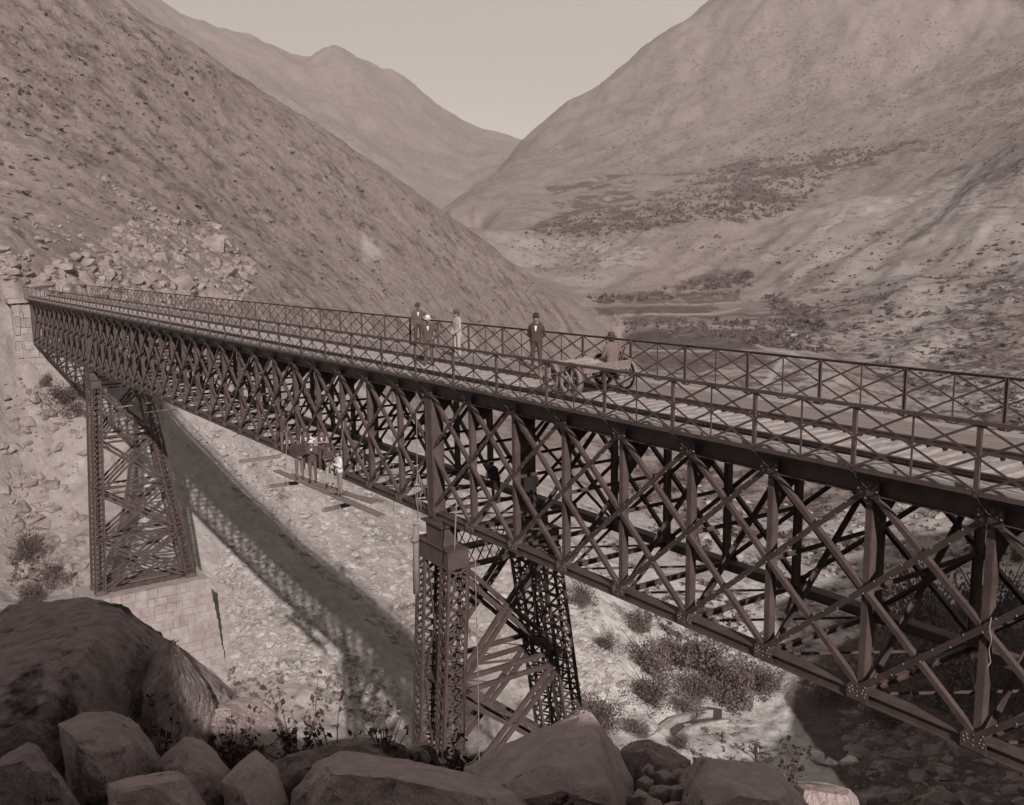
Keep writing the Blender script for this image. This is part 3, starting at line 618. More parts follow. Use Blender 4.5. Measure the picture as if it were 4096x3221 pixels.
# ------------------------------------------------------------------ masonry
BLOCK = material('cut_stone_block', 0.22, 0.32, scale=1.3, rough=.95, bump=.5, bscale=5, dist=.05, spots=[(0.15, .35, .5, .75)], spec=.1)
BLOCK2 = material('warm_cut_stone', 0.20, 0.30, scale=1.1, rough=.95, bump=.5, bscale=5, dist=.05, spots=[(0.15, .6, .58, .75)], spec=.1)
MORTAR = material('lime_mortar', 0.22, 0.30, scale=3, rough=1, bump=.4, bscale=8, spec=.05)
def block_mesh(seed):
    g = random.Random(seed); bm = bmesh.new(); bmesh.ops.create_cube(bm, size=1)
    bmesh.ops.bevel(bm, geom=bm.edges[:], offset=.05, segments=1, affect='EDGES')
    for v in bm.verts: v.co += Vector((g.uniform(-.03, .03), g.uniform(-.03, .03), g.uniform(-.03, .03)))
    me = bpy.data.meshes.new('stone_block'); bm.to_mesh(me); bm.free(); me.materials.append(BLOCK if seed % 3 else BLOCK2); return me
BLOCKS = [block_mesh(k) for k in range(7)]
def course_face(root, o, ux, W0, W1, Hh, nrm, rows, seed, depth=.5, bw=(.5, 1.7), shift=0.0):
    """lay stone blocks on a battered face: o = lower left corner, ux = unit along, widths at bottom and top"""
    g = random.Random(seed); o = Vector(o); ux = Vector(ux); nr = Vector(nrm); z = 0; rl_ = Vector(root.location)
    for r in range(rows):
        h = Hh/rows*g.uniform(.72, 1.28) if r < rows-1 else Hh-z
        f = (z+h/2)/Hh; w = W0+(W1-W0)*f; x0 = (W0-W1)/2*f + shift*f; x = 0
        while x < w-.02:
            l = min(g.uniform(*bw), w-x); 
            if w-x-l < .35: l = w-x
            b = bpy.data.objects.new('stone_block', BLOCKS[g.randrange(7)]); COL.objects.link(b); b.parent = root; b.matrix_parent_inverse = Matrix.Translation(-rl_)
            c = o + ux*(x0+x+l/2) + Vector((0, 0, z+h/2)) - nr*(depth/2 - .03 + .12*g.random()) - Vector((nr.x, nr.y, 0))*(f*BATTER*Hh)
            b.location = c; b.scale = (l-.016, depth, h-.016) if abs(ux.x) > .5 else (depth, l-.016, h-.016); b.rotation_euler = (g.uniform(-.02, .02), g.uniform(-.02, .02), g.uniform(-.02, .02)); x += l
        z += h
BATTER = .09
# pier under the farther tower
PZ0, PZ1 = t1z-11.5, t1z-.02
pier = empty('masonry_pier', (t1x, 2.5, PZ0)); tag(pier, 'tall battered pier of pale cut stone carrying the farther iron tower', 'pier', 'masonry supports')
PX, PYa, PYb = 2.3, -2.0, 8.0                                  # half thickness, ends at the top
Hh = PZ1-PZ0; bo = BATTER*Hh
m = MB(); q = .12
m.add([(t1x+sx*(PX+bo-q), y, PZ0) for sx, y in ((-1, PYa-bo+q), (1, PYa-bo+q), (1, PYb+bo-q), (-1, PYb+bo-q))] + [(t1x+sx*(PX-q), y, PZ1-.06) for sx, y in ((-1, PYa+q), (1, PYa+q), (1, PYb-q), (-1, PYb-q))], [(0, 3, 2, 1), (4, 5, 6, 7), (0, 1, 5, 4), (1, 2, 6, 5), (2, 3, 7, 6), (3, 0, 4, 7)])
o = m.build('mortar_core', MORTAR); o.parent = pier; o.matrix_parent_inverse = Matrix.Translation(-Vector(pier.location))
course_face(pier, (t1x+PX+bo, PYa-bo, PZ0), (0, 1, 0), PYb-PYa+2*bo, PYb-PYa, Hh, (1, 0, 0), 15, 3)
course_face(pier, (t1x-PX-bo, PYb+bo, PZ0), (1, 0, 0), 2*PX+2*bo, 2*PX, Hh, (0, 1, 0), 15, 4)
course_face(pier, (t1x-PX-bo, PYa-bo, PZ0), (1, 0, 0), 2*PX+2*bo, 2*PX, Hh, (0, -1, 0), 15, 5)
# abutment at the far end: smooth pillar with a rubble wing wall
AX = -P*42 - .35; AZ1 = -.048*42 - .25
abut = empty('stone_abutment', (AX-1.5, 2.5, AZ1-9)); tag(abut, 'pale stone abutment with rubble wing wall at the far left end of the bridge', 'abutment', 'masonry supports')
def apart(m, name, mats):
    o = m.build(name, mats); o.parent = abut; o.matrix_parent_inverse = Matrix.Translation(-Vector(abut.location)); return o
BATTER = .015
m = MB(); m.box((AX-1.55, 2.5, AZ1-5.0), (2.6, 7.2, 9.8)); apart(m, 'mortar_core', MORTAR)
course_face(abut, (AX-2.9, -1.2, AZ1-10), (1, 0, 0), 2.9, 2.9, 9.6, (0, -1, 0), 12, 8, bw=(.7, 1.5))
course_face(abut, (AX, -1.2, AZ1-10), (0, 1, 0), 7.4, 7.4, 9.6, (1, 0, 0), 12, 9, bw=(.8, 1.5))
m = MB(); m.box((AX-1.45, 2.4, AZ1+.0), (3.3, 7.8, .42)); apart(m, 'coping', BLOCK)
m = MB(); m.box((AX-7.4, 1.0, AZ1-4.2), (8.6, 2.4, 8.2)); apart(m, 'wing_core', MORTAR)
def rock_mesh(seed, sub=1, rough=.28, flat=1.0, cuts=9):
    g = random.Random(seed); bm = bmesh.new()
    for k in range(cuts+8):
        v = Vector((g.gauss(0, 1), g.gauss(0, 1), g.gauss(0, 1))).normalized()*g.uniform(.38, .55); bm.verts.new((v.x, v.y, v.z*flat))
    bmesh.ops.convex_hull(bm, input=bm.verts[:])
    bmesh.ops.delete(bm, geom=[v for v in bm.verts if not v.link_faces], context='VERTS')
    me = bpy.data.meshes.new('rock'); bm.to_mesh(me); bm.free(); return me
RUBS = []
for k in range(8):
    me = rock_mesh(400+k, flat=.8); me.materials.append(BLOCK if k % 2 else BLOCK2); RUBS.append(me)
g = random.Random(5); zz = 0
while zz < 8.0:
    xx = 0; hh = g.uniform(.5, .8)
    while xx < 8.6:
        l = g.uniform(.6, 1.3); b = bpy.data.objects.new('rubble_stone', RUBS[g.randrange(8)]); COL.objects.link(b); b.parent = abut; b.matrix_parent_inverse = Matrix.Translation(-Vector(abut.location))
        b.location = (AX-3.1-xx-l/2, -.2+g.uniform(-.06, .06), AZ1-8.2+zz+hh/2); b.scale = (l*1.15, .9, hh*1.25); b.rotation_euler = (g.uniform(-.2, .2), g.uniform(-.2, .2), g.uniform(-.2, .2)); xx += l
    zz += hh
# ------------------------------------------------------------------ finding the ground along a line of sight
GZ_ = GZ
def gz(x, y):
    dx, dy = np.asarray(x)-CAM[0], np.asarray(y)-CAM[1]; r = np.hypot(dx, dy); a = np.arctan2(dy, dx); a = np.where(a < 0, a+2*math.pi, a)
    return bilin(GZ_, ga, gr, a, np.log(np.maximum(r, 1)))
def hit(us, vs_, rmin=54.0, rmax=3800.0):
    us = np.atleast_1d(np.asarray(us, float)); vs_ = np.atleast_1d(np.asarray(vs_, float))
    d = FW[None] + RT[None]*((us[:, None]-2048)/FPX) - UP[None]*((vs_[:, None]-1610.5)/FPX); h = np.hypot(d[:, 0], d[:, 1])
    rs = np.exp(np.linspace(math.log(rmin), math.log(rmax), 420)); T = rs[None]/h[:, None]
    Xs, Ys, Zs = CAM[0]+d[:, 0:1]*T, CAM[1]+d[:, 1:2]*T, CAM[2]+d[:, 2:3]*T
    below = Zs < gz(Xs, Ys); k = np.argmax(below, 1); ok = below.any(1) & (k > 0); n = np.arange(len(us)); k = np.maximum(k, 1)
    e1 = (Zs-gz(Xs, Ys)); f1, f0 = e1[n, k], e1[n, k-1]; w = np.clip(f0/(f0-f1+1e-9), 0, 1)
    q = lambda A: A[n, k-1]*(1-w)+A[n, k]*w
    return np.stack([q(Xs), q(Ys), q(Zs)], 1), ok
def sample_poly(poly, n, seed):
    g = np.random.default_rng(seed); p = np.array(poly, float); lo, hi = p.min(0), p.max(0); out = []
    while len(out) < n:
        q = g.uniform(lo, hi, (n*3, 2)); out.extend(q[inpoly(q[:, 0], q[:, 1], poly)].tolist())
    return np.array(out[:n])

# ------------------------------------------------------------------ foreground boulders
ROCKD = material('dark_granite', .24, .42, scale=7.0, rough=.92, bump=1.0, bscale=26, dist=.10, spots=[(0.05, 1.1, .52, .60), (0.42, 9.0, .66, .8)], spec=.2, warm=.83)
ROCKG = material('grey_granite', .36, .54, scale=7.0, rough=.92, bump=1.0, bscale=26, dist=.10, spots=[(0.10, 1.6, .57, .68), (0.5, 12.0, .68, .8)], spec=.2, warm=.83)
ROCKW = material('tan_granite', .48, .66, scale=7.0, rough=.92, bump=1.0, bscale=26, dist=.10, spots=[(0.14, 1.2, .56, .72), (0.55, 14.0, .68, .8)], spec=.2, warm=.83)
PALER = material('pale_rock', 0.27, 0.42, scale=1.2, rough=.95, bump=.6, bscale=6, dist=.08, spots=[(0.18, .9, .6, .75)], spec=.1)
def boulder(label, outline, t, thick, ridge=(), mat=None, rough=.05, down=.9, seed=1, group='foreground boulders', spread_=.55, chips=16, depths=None):
    """rock modelled from its outline: rim at its own distance, front ridges nearer, body behind"""
    o = np.array(outline, float); v0, v1 = o[:, 1].min(), o[:, 1].max(); c = o.mean(0); pts = []
    for k_, (u, v) in enumerate(o): pts.append(at_depth(u, v, depths[k_] if depths else t + thick*spread_*(v1-v)/(v1-v0+1e-6)))
    for u, v, tt in ridge: pts.append(at_depth(u, v, tt))
    back = Vector(-np.cross(RT, (0, 0, 1)).tolist() if False else (FW[0], FW[1], 0)).normalized()
    for u, v in o:
        pts.append(at_depth(c[0]+(u-c[0])*.74, c[1]+(v-c[1])*.6+.12*(v1-v0), t+thick*1.25))
    for u, v in o:
        if v > c[1]: p = at_depth(u, v, t); pts.append(p - np.array([0, 0, down])); pts.append(p - np.array([0, 0, down]) + np.array(back)*thick*.9)
    bm = bmesh.new()
    for p in pts: bm.verts.new(tuple(p))
    bmesh.ops.convex_hull(bm, input=bm.verts[:])
    bmesh.ops.delete(bm, geom=[v for v in bm.verts if not v.link_faces], context='VERTS')
    size = max((max(v.co[k] for v in bm.verts)-min(v.co[k] for v in bm.verts)) for k in range(3)); g = random.Random(seed*7)
    for q in range(chips):                                     # chipped corners: plane cuts just inside the hull
        vv = list(bm.verts); cen = sum((v.co for v in vv), Vector())/len(vv); v = g.choice(vv); n = ((v.co-cen).normalized() + Vector((g.uniform(-.7, .7), g.uniform(-.7, .7), g.uniform(-.5, .7)))).normalized()
        m_ = max((w.co-cen).dot(n) for w in vv); res = bmesh.ops.bisect_plane(bm, geom=bm.verts[:]+bm.edges[:]+bm.faces[:], dist=1e-5, plane_co=cen+n*(m_-size*g.uniform(.008, .035)), plane_no=n, clear_outer=True)
        ed = [e for e in res['geom_cut'] if isinstance(e, bmesh.types.BMEdge)]
        if ed: bmesh.ops.contextual_create(bm, geom=ed)
    bmesh.ops.triangulate(bm, faces=bm.faces[:])
    for _ in range(7):
        L_ = size/46
        es = [e for e in bm.edges if e.calc_length() > L_*1.4]
        if not es: break
        bmesh.ops.subdivide_edges(bm, edges=es, cuts=1, use_grid_fill=True); bmesh.ops.triangulate(bm, faces=[f for f in bm.faces if len(f.verts) > 3])
    bmesh.ops.smooth_vert(bm, verts=bm.verts[:], factor=.12, use_axis_x=True, use_axis_y=True, use_axis_z=True)
    bm.normal_update(); co = np.array([v.co[:] for v in bm.verts]); nn = np.array([v.normal[:] for v in bm.verts])
    a = fbm(co[:, 0]*1.6, co[:, 1]*1.6, co[:, 2]*1.6, o=2, s=seed)*rough*.35 + fbm(co[:, 0]*9, co[:, 1]*9, co[:, 2]*9, o=4, s=seed+40, g=.6)*rough*.2
    crack = np.abs(fbm(co[:, 0]*1.1+co[:, 2]*.6, co[:, 1]*1.1, co[:, 2]*2.2, o=4, s=seed+9)); a = a - rough*.55*np.exp(-(crack/.02)**2)
    strata = co[:, 2]*7 + 2.2*fbm(co[:, 0], co[:, 1], co[:, 2], o=3, s=seed+5); a = a + rough*.12*np.sign(np.sin(strata))
    for v, q, k in zip(bm.verts, nn, a): v.co += Vector(q*k)
    low = min(co[:, 2]); cx, cy = co[:, 0].mean(), co[:, 1].mean()
    for v in bm.verts: v.co -= Vector((cx, cy, low))
    me = bpy.data.meshes.new('boulder'); bm.to_mesh(me); bm.free()
    ob = link_mesh('boulder', me, mat or ROCKG, loc=(cx, cy, low), smooth=False); tag(ob, label, 'boulder', group); return ob
boulder('huge dark boulder with lichen patches filling the lower left corner', [(-260, 2600), (36, 2414), (331, 2391), (484, 2413), (560, 2490), (660, 2548), (755, 2850), (690, 3010), (470, 2960), (-220, 3060)], 7.4, 2.0, depths=[8.2, 9.2, 9.4, 9.1, 9.2, 9.3, 8.6, 7.9, 7.0, 6.0],
        ridge=[(470, 2482, 7.9), (395, 2545, 7.35), (350, 2610, 7.1), (190, 2800, 6.55), (-220, 2830, 6.4)], mat=ROCKD, rough=.06, seed=3, chips=9)
boulder('steep dark slab leaning against the right side of the huge boulder', [(640, 2560), (662, 2532), (690, 2533), (698, 2593), (720, 2687), (742, 2770), (756, 2845), (720, 3000), (560, 2960), (560, 2760)], 7.15, 1.2, ridge=[(655, 2640, 7.0), (600, 2760, 6.9)], mat=ROCKD, rough=.05, seed=5)
boulder('small angular boulder with a flat grey top in front of the huge boulder', [(232, 2897), (331, 2852), (464, 2850), (522, 2858), (530, 2963), (505, 3090), (370, 3085), (290, 3000)], 5.6, .9, ridge=[(480, 2902, 5.6), (375, 2985, 5.3), (350, 3010, 5.3), (298, 2950, 5.5)], mat=ROCKG, rough=.035, seed=7)
boulder('low half-buried dark boulder near the lower left corner', [(30, 3005), (110, 2957), (160, 2975), (200, 3040), (240, 3120), (60, 3140), (-60, 3080)], 4.9, .7, ridge=[(120, 3030, 4.8)], mat=ROCKD, rough=.03, seed=9)
boulder('slanting slab boulder with a smooth lit face left of the leafy twigs', [(754, 2846), (856, 2827), (983, 2783), (1039, 2794), (1105, 2871), (1180, 2998), (1120, 3060), (820, 3030)], 8.0, 1.3, ridge=[(850, 2850, 7.8), (862, 2945, 7.6), (1050, 2975, 7.7)], mat=ROCKG, rough=.04, seed=11)
boulder('rounded pointed boulder in the middle of the lower left group', [(608, 3073), (652, 3013), (735, 2944), (785, 2963), (862, 3013), (912, 3079), (865, 3165), (760, 3200), (640, 3150)], 5.6, .9, ridge=[(745, 2995, 5.5), (765, 3060, 5.2), (800, 3130, 5.2)], mat=ROCKG, rough=.04, seed=13)
boulder('flat topped block boulder on the bottom edge left of centre', [(425, 3129), (560, 3098), (690, 3079), (746, 3096), (765, 3230), (760, 3330), (450, 3330), (438, 3225)], 4.5, .9, ridge=[(740, 3120, 4.4), (450, 3160, 4.4)], mat=ROCKW, rough=.03, seed=15)
boulder('upright wedge boulder on the bottom edge beside the long smooth one', [(884, 3129), (950, 3065), (1022, 3007), (1066, 3045), (1110, 3080), (1140, 3180), (1150, 3330), (930, 3330), (925, 3210)], 4.9, .8, ridge=[(1010, 3060, 4.8), (985, 3170, 4.6)], mat=ROCKW, rough=.035, seed=17)
boulder('dark broken boulder behind the upright wedge boulder', [(1040, 3110), (1090, 3045), (1200, 3022), (1270, 3000), (1290, 3060), (1200, 3140), (1150, 3230), (1060, 3230)], 5.4, .7, ridge=[(1150, 3090, 5.25)], mat=ROCKD, rough=.04, seed=19)
boulder('long smooth boulder lying along the bottom edge in the centre', [(1160, 3175), (1210, 3108), (1265, 3047), (1354, 3006), (1470, 3012), (1608, 3025), (1718, 3042), (1829, 3075), (1983, 3108), (2050, 3130), (2127, 3163), (2140, 3240), (2100, 3340), (1180, 3340), (1155, 3240)], 4.8, 1.5, ridge=[(1330, 3090, 4.7), (1600, 3120, 4.5), (1900, 3190, 4.5)], mat=ROCKW, rough=.045, seed=21)
boulder('flat dark boulder behind the long smooth one, under the bare twigs', [(1225, 2983), (1343, 2970), (1442, 2948), (1508, 2940), (1580, 2959), (1622, 2990), (1620, 3060), (1240, 3060)], 6.9, 1.2, ridge=[(1400, 2990, 6.7)], mat=ROCKD, rough=.05, seed=23)
boulder('small dark boulder at the foot of the nearer tower', [(1615, 3000), (1660, 2978), (1715, 2972), (1745, 3000), (1745, 3050), (1640, 3060)], 7.2, .7, ridge=[(1690, 3005, 7.1)], mat=ROCKD, rough=.04, seed=24)
boulder('big pyramid boulder with cracked facets right of the nearer tower', [(1861, 3077), (1966, 3032), (2109, 2949), (2220, 2883), (2319, 2831), (2369, 2833), (2413, 2878), (2435, 2922), (2480, 2999), (2502, 3060), (2524, 3137), (2545, 3230), (2540, 3340), (2000, 3340), (1900, 3200)], 5.6, 1.6,
        ridge=[(2310, 2880, 5.75), (2395, 2965, 5.35), (2412, 3085, 5.15), (2350, 3100, 5.1), (2210, 3060, 5.1), (2215, 2965, 5.35), (2160, 3120, 4.95), (2440, 3200, 5.0), (2050, 3150, 5.0)], mat=ROCKW, rough=.05, seed=27)
boulder('black shaded boulder between the pyramid boulder and the domed one', [(2476, 2999), (2513, 2966), (2573, 2953), (2640, 2975), (2700, 3000), (2763, 3043), (2740, 3110), (2601, 3130), (2520, 3120)], 7.0, 1.0, ridge=[(2600, 3010, 6.85), (2660, 3060, 6.7)], mat=ROCKD, rough=.05, seed=29)
boulder('domed grey boulder on the bottom edge right of centre', [(2735, 3130), (2770, 3032), (2794, 3013), (2905, 3025), (3000, 3047), (3079, 3057), (3127, 3092), (3157, 3134), (3217, 3182), (3250, 3240), (3240, 3340), (2720, 3340), (2715, 3210)], 5.2, 1.4, ridge=[(2870, 3060, 5.0), (2850, 3150, 4.7), (3050, 3150, 4.8)], mat=ROCKW, rough=.045, seed=31)
boulder('flat sided slab boulder on the bottom edge beside the domed one', [(3150, 3122), (3240, 3124), (3318, 3134), (3396, 3152), (3428, 3182), (3445, 3240), (3440, 3340), (3180, 3340)], 6.2, 1.0, ridge=[(3390, 3185, 6.0), (3240, 3175, 6.0)], mat=ROCKW, rough=.03, seed=33)
for k, (u, v, s_, t) in enumerate([(2600, 3080, 70, 6.2), (2655, 3105, 80, 6.0), (2720, 3090, 60, 6.1), (2580, 3130, 60, 5.8), (2640, 3165, 90, 5.6), (2560, 3185, 60, 5.5), (2700, 3160, 60, 5.6), (2610, 3215, 80, 5.2), (2690, 3225, 70, 5.2)]):
    g = random.Random(70+k); ol = [(u+s_*.62*math.cos(a+g.uniform(-.4, .4))*g.uniform(.6, 1.25), v+s_*.42*math.sin(a)*g.uniform(.6, 1.25)) for a in np.linspace(g.random(), 6.283+g.random(), 6, endpoint=False)]
    boulder(['broken stone highest in the heap beside the pyramid boulder', 'squarish stone in the heap beside the pyramid boulder', 'stone at the right of the heap beside the pyramid boulder', 'small stone at the left of the heap beside the pyramid boulder', 'largest stone in the heap beside the pyramid boulder', 'stone touching the pyramid boulder low in the heap', 'stone touching the domed boulder in the heap', 'bottom left stone of the heap on the bottom edge', 'bottom right stone of the heap on the bottom edge'][k], ol, t, .25, ridge=[(u, v, t-.05)], mat=ROCKG if k < 5 else ROCKW, rough=.012, down=.3, seed=80+k, chips=9, group='loose stones between the boulders')

# rocks on the shaded bank at the lower right
for k in range(26):
    g = random.Random(200+k)

# ------------------------------------------------------------------ stones of the scree and the outcrop: pieces of the valley terrain
STONES = []
for k in range(10):
    me = rock_mesh(600+k, flat=.62); me.materials.append(PALER); STONES.append(me)
SCREE2 = material('scree_stone', 0.22, 0.37, scale=.7, rough=.95, bump=.5, bscale=5, dist=.06, spots=[(0.15, .6, .6, .75)], spec=.1)
for k in range(10): STONES[k].materials[0] = SCREE2 if k % 3 else PALER
OUTM = material('outcrop_rock_face', 0.15, 0.26, scale=.6, rough=.95, bump=.7, bscale=3, dist=.12, spots=[(0.09, .5, .58, .72)], spec=.1)
OUTS = []
for k in range(10):
    me = rock_mesh(640+k, flat=.8); me.materials.append(OUTM); OUTS.append(me)
def scree(polys, seed, lo, hi, npart, name, kind_name, sink=.25, STONES=STONES, SM=None, extra=()):
    g = random.Random(seed); items = []
    for poly, n in polys:
        uv = sample_poly(poly, n, seed); P_, ok = hit(uv[:, 0], uv[:, 1]); seed += 1
        for p, q in zip(P_, ok):
            if q: items.append((lo*(hi/lo)**(g.random()**2.2), p))
    for u_, v_, s_ in extra: items.append((s_, hit([u_], [v_])[0][0]))
    items.sort(key=lambda a: -a[0]/np.linalg.norm(a[1]-CAM)); vs_all = []; fs_all = []; base = 0
    raw = [(np.array([v.co[:] for v in me.vertices]), [tuple(p.vertices) for p in me.polygons]) for me in STONES]
    for j, (s_, p) in enumerate(items):
        rot = Matrix.Rotation(g.uniform(0, 6.28), 3, 'Z') @ Matrix.Rotation(g.uniform(-.5, .5), 3, 'X') @ Matrix.Rotation(g.uniform(-.5, .5), 3, 'Y'); scl = (s_*g.uniform(.9, 1.5), s_*g.uniform(.8, 1.2), s_*g.uniform(.7, 1.2)); k = g.randrange(10)
        loc = Vector(p) + Vector((0, 0, s_*(.22-sink)))
        if j < npart:
            o = bpy.data.objects.new(name, STONES[k]); COL.objects.link(o); o.parent = valley; o.location = loc; o.rotation_euler = rot.to_euler(); o.scale = scl
        else:
            a, f = raw[k]; w = (a*np.array(scl)) @ np.array(rot).T + np.array(loc); vs_all.append(w); fs_all.extend([tuple(i+base for i in q) for q in f]); base += len(a)
    if vs_all:
        me = bpy.data.meshes.new(kind_name); me.from_pydata(np.concatenate(vs_all).tolist(), [], fs_all); me.update(); o = link_mesh(kind_name, me, SM or SCREE2); o.parent = valley; tag(o, kind='stuff')
scree([([(900, 1640), (1250, 1760), (1500, 1930), (1700, 2080), (1750, 2500), (1700, 2700), (1450, 2450), (1200, 2230), (950, 1980), (760, 1720)], 3200),
       ([(860, 2280), (900, 2100), (1100, 2250), (1350, 2500), (1600, 2750), (1600, 2900), (1300, 2750), (950, 2680)], 2400),
       ([(1800, 2150), (2150, 2300), (2400, 2450), (2480, 2650), (2420, 2800), (2250, 2780), (1900, 2600)], 2600),
       ([(1250, 1600), (1650, 1700), (2000, 1850), (2200, 2100), (1900, 2150), (1500, 1900)], 500)], 11, .17, 1.25, 270, 'scree_stone', 'small_scree')
scree([([(120, 1120), (300, 1010), (480, 900), (600, 860), (850, 890), (1040, 1080), (980, 1200), (700, 1240), (200, 1160)], 1500)], 31, .35, 3.0, 170, 'outcrop_rock', 'outcrop_rubble', sink=.38, STONES=OUTS, SM=OUTM, extra=[(840, 975, 5.5), (780, 1030, 4), (640, 1020, 4), (880, 1080, 5.5), (970, 1100, 3.5), (700, 1130, 5), (560, 980, 3.5), (450, 1080, 3.5), (850, 1170, 5)])
scree([([(380, 700), (520, 760), (700, 880), (560, 860), (430, 760)], 60), ([(0, 1000), (120, 1020), (110, 1130), (0, 1130)], 60), ([(100, 880), (330, 860), (330, 960), (150, 990)], 30)], 37, .4, 1.6, 0, 'hillside_stone', 'hillside_stones', sink=.1, STONES=OUTS, SM=OUTM)
scree([([(0, 1500), (170, 1520), (330, 1640), (340, 1900), (120, 2120), (0, 2200)], 160), ([(40, 2050), (330, 2000), (360, 2350), (60, 2380)], 160)], 41, .3, 2.2, 30, 'bank_rock', 'bank_rubble', sink=.3, STONES=OUTS, SM=OUTM)
scree([([(2450, 2450), (3100, 2500), (3150, 2750), (2900, 2830), (2480, 2900)], 260), ([(2700, 1900), (3500, 2050), (3600, 2500), (2900, 2480)], 420), ([(3500, 1750), (4096, 1900), (4096, 2400), (3600, 2350)], 260)], 43, .3, 2.0, 60, 'valley_boulder', 'valley_rubble', sink=.2)
# the heap of white stones on the sunny flat
WHITE = material('white_quarried_stone', 0.45, 0.6, scale=1.2, rough=.95, bump=.4, bscale=6, dist=.05, spec=.1)
g = random.Random(77)
WL = ['leftmost white quarried stone of the heap on the sunny flat', 'tallest block on top of the white stone heap', 'second white stone from the left in the heap', 'long white slab across the middle of the heap', 'white stone right of the tall block', 'rightmost white slab in the heap', 'lowest white stone in front of the heap', 'small white stone tucked behind the tall block']
for k, (u, v, s_) in enumerate([(3165, 3095, 1.3), (3270, 3045, 1.6), (3215, 3080, 1.4), (3250, 3100, 1.9), (3330, 3075, 1.6), (3390, 3080, 1.7), (3260, 3130, 1.5), (3225, 3050, 1.2)]):
    p = on_z(u, v, -43.9); me = rock_mesh(900+k, flat=.8); me.materials.append(WHITE); o = link_mesh('quarried_stone', me, WHITE, loc=(p[0], p[1], p[2]+.5)); o.scale = (s_*1.3, s_*1.1, s_*1.1); o.rotation_euler = (g.uniform(-.4, .4), g.uniform(-.4, .4), g.uniform(0, 6)); tag(o, WL[k], 'stone', 'white stone heap')
# loose rocks in the shade at the lower right
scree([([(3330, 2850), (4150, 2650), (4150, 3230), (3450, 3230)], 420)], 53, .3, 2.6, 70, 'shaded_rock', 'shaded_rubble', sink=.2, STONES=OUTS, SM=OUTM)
# ------------------------------------------------------------------ shrubs, weeds and far scrub
LEAFD = material('dark_dry_foliage', 0.05, 0.10, scale=1.5, rough=.9, bump=0, spec=.15)
LEAFM = material('grey_dry_foliage', 0.075, 0.14, scale=1.5, rough=.9, bump=0, spec=.15)
TWIG = material('grey_twig', 0.05, 0.10, scale=8, rough=.9, bump=0, spec=.1)
LEAFB = material('black_withered_leaf', 0.02, 0.05, scale=8, rough=.9, bump=0, spec=.1)
def leaf_cloud(seed, n, clumps, size, flat=.75, up=0.0):
    """many small leaf faces spread through a few uneven clumps"""
    g = np.random.default_rng(seed); cs = g.normal(0, 1, (clumps, 3)); cs /= np.linalg.norm(cs, axis=1)[:, None]; cs *= g.uniform(.1, .75, (clumps, 1)); cs[:, 2] = np.abs(cs[:, 2])*flat + .12
    rad = g.uniform(.13, .5, clumps); k = g.integers(0, clumps, n)
    d = g.normal(0, 1, (n, 3)); d /= np.linalg.norm(d, axis=1)[:, None]; p = cs[k] + d*(rad[k]*np.where(g.random(n) < .16, g.uniform(1.0, 1.5, n), g.uniform(.3, 1.05, n)**.6))[:, None]; p[:, 2] = np.maximum(p[:, 2], .01)
    a = g.normal(0, 1, (n, 3)); a[:, 2] += up; a /= np.linalg.norm(a, axis=1)[:, None]; b = np.cross(a, g.normal(0, 1, (n, 3))); b /= np.linalg.norm(b, axis=1)[:, None]
    s = (size*g.uniform(.6, 1.5, n))[:, None]
    v = np.stack([p-a*s, p+b*s*.55, p+a*s, p-b*s*.55], 1).reshape(-1, 3); f = np.arange(4*n).reshape(-1, 4)
    return v, f
def cloud_mesh(name, v, f, mat):
    me = bpy.data.meshes.new(name); me.from_pydata(v.tolist(), [], f.tolist()); me.update(); me.materials.append(mat); return me
BUSH = []
for k in range(5):
    v, f = leaf_cloud(50+k, 3200, 12+2*k, .030); BUSH.append(cloud_mesh('foliage', v, f, LEAFD if k % 2 else LEAFM))
STEMS = []
for k in range(3):
    g = random.Random(60+k); m = MB()
    for j in range(22):
        a = g.uniform(0, 6.28); r_ = g.uniform(.2, .85); h = g.uniform(.4, 1.15); m.tube([(0, 0, -.1), (r_*.4*math.cos(a), r_*.4*math.sin(a), h*.5), (r_*math.cos(a+.2), r_*math.sin(a+.2), h)], [.022, .014, .006], n=4)
    me = m.mesh('stems'); me.materials.append(TWIG); STEMS.append(me)
def bush(label, u, v, w, h, k, group, cat='bush', rz=0.0, p=None):
    if p is None: p = hit([u], [v])[0][0]
    d = float((np.asarray(p)-CAM) @ FW); s = w*d/FPX/1.5
    root = empty('bush', (p[0], p[1], p[2]-.1), (0, 0, rz or k*1.3)); tag(root, label, cat, group); root.scale = (s, s, h*d/FPX/1.05)
    a = bpy.data.objects.new('foliage', BUSH[k % 5]); COL.objects.link(a); a.parent = root
    b = bpy.data.objects.new('stems', STEMS[k % 3]); COL.objects.link(b); b.parent = root
    return root
G1 = 'bushes on the valley floor beside the scree'
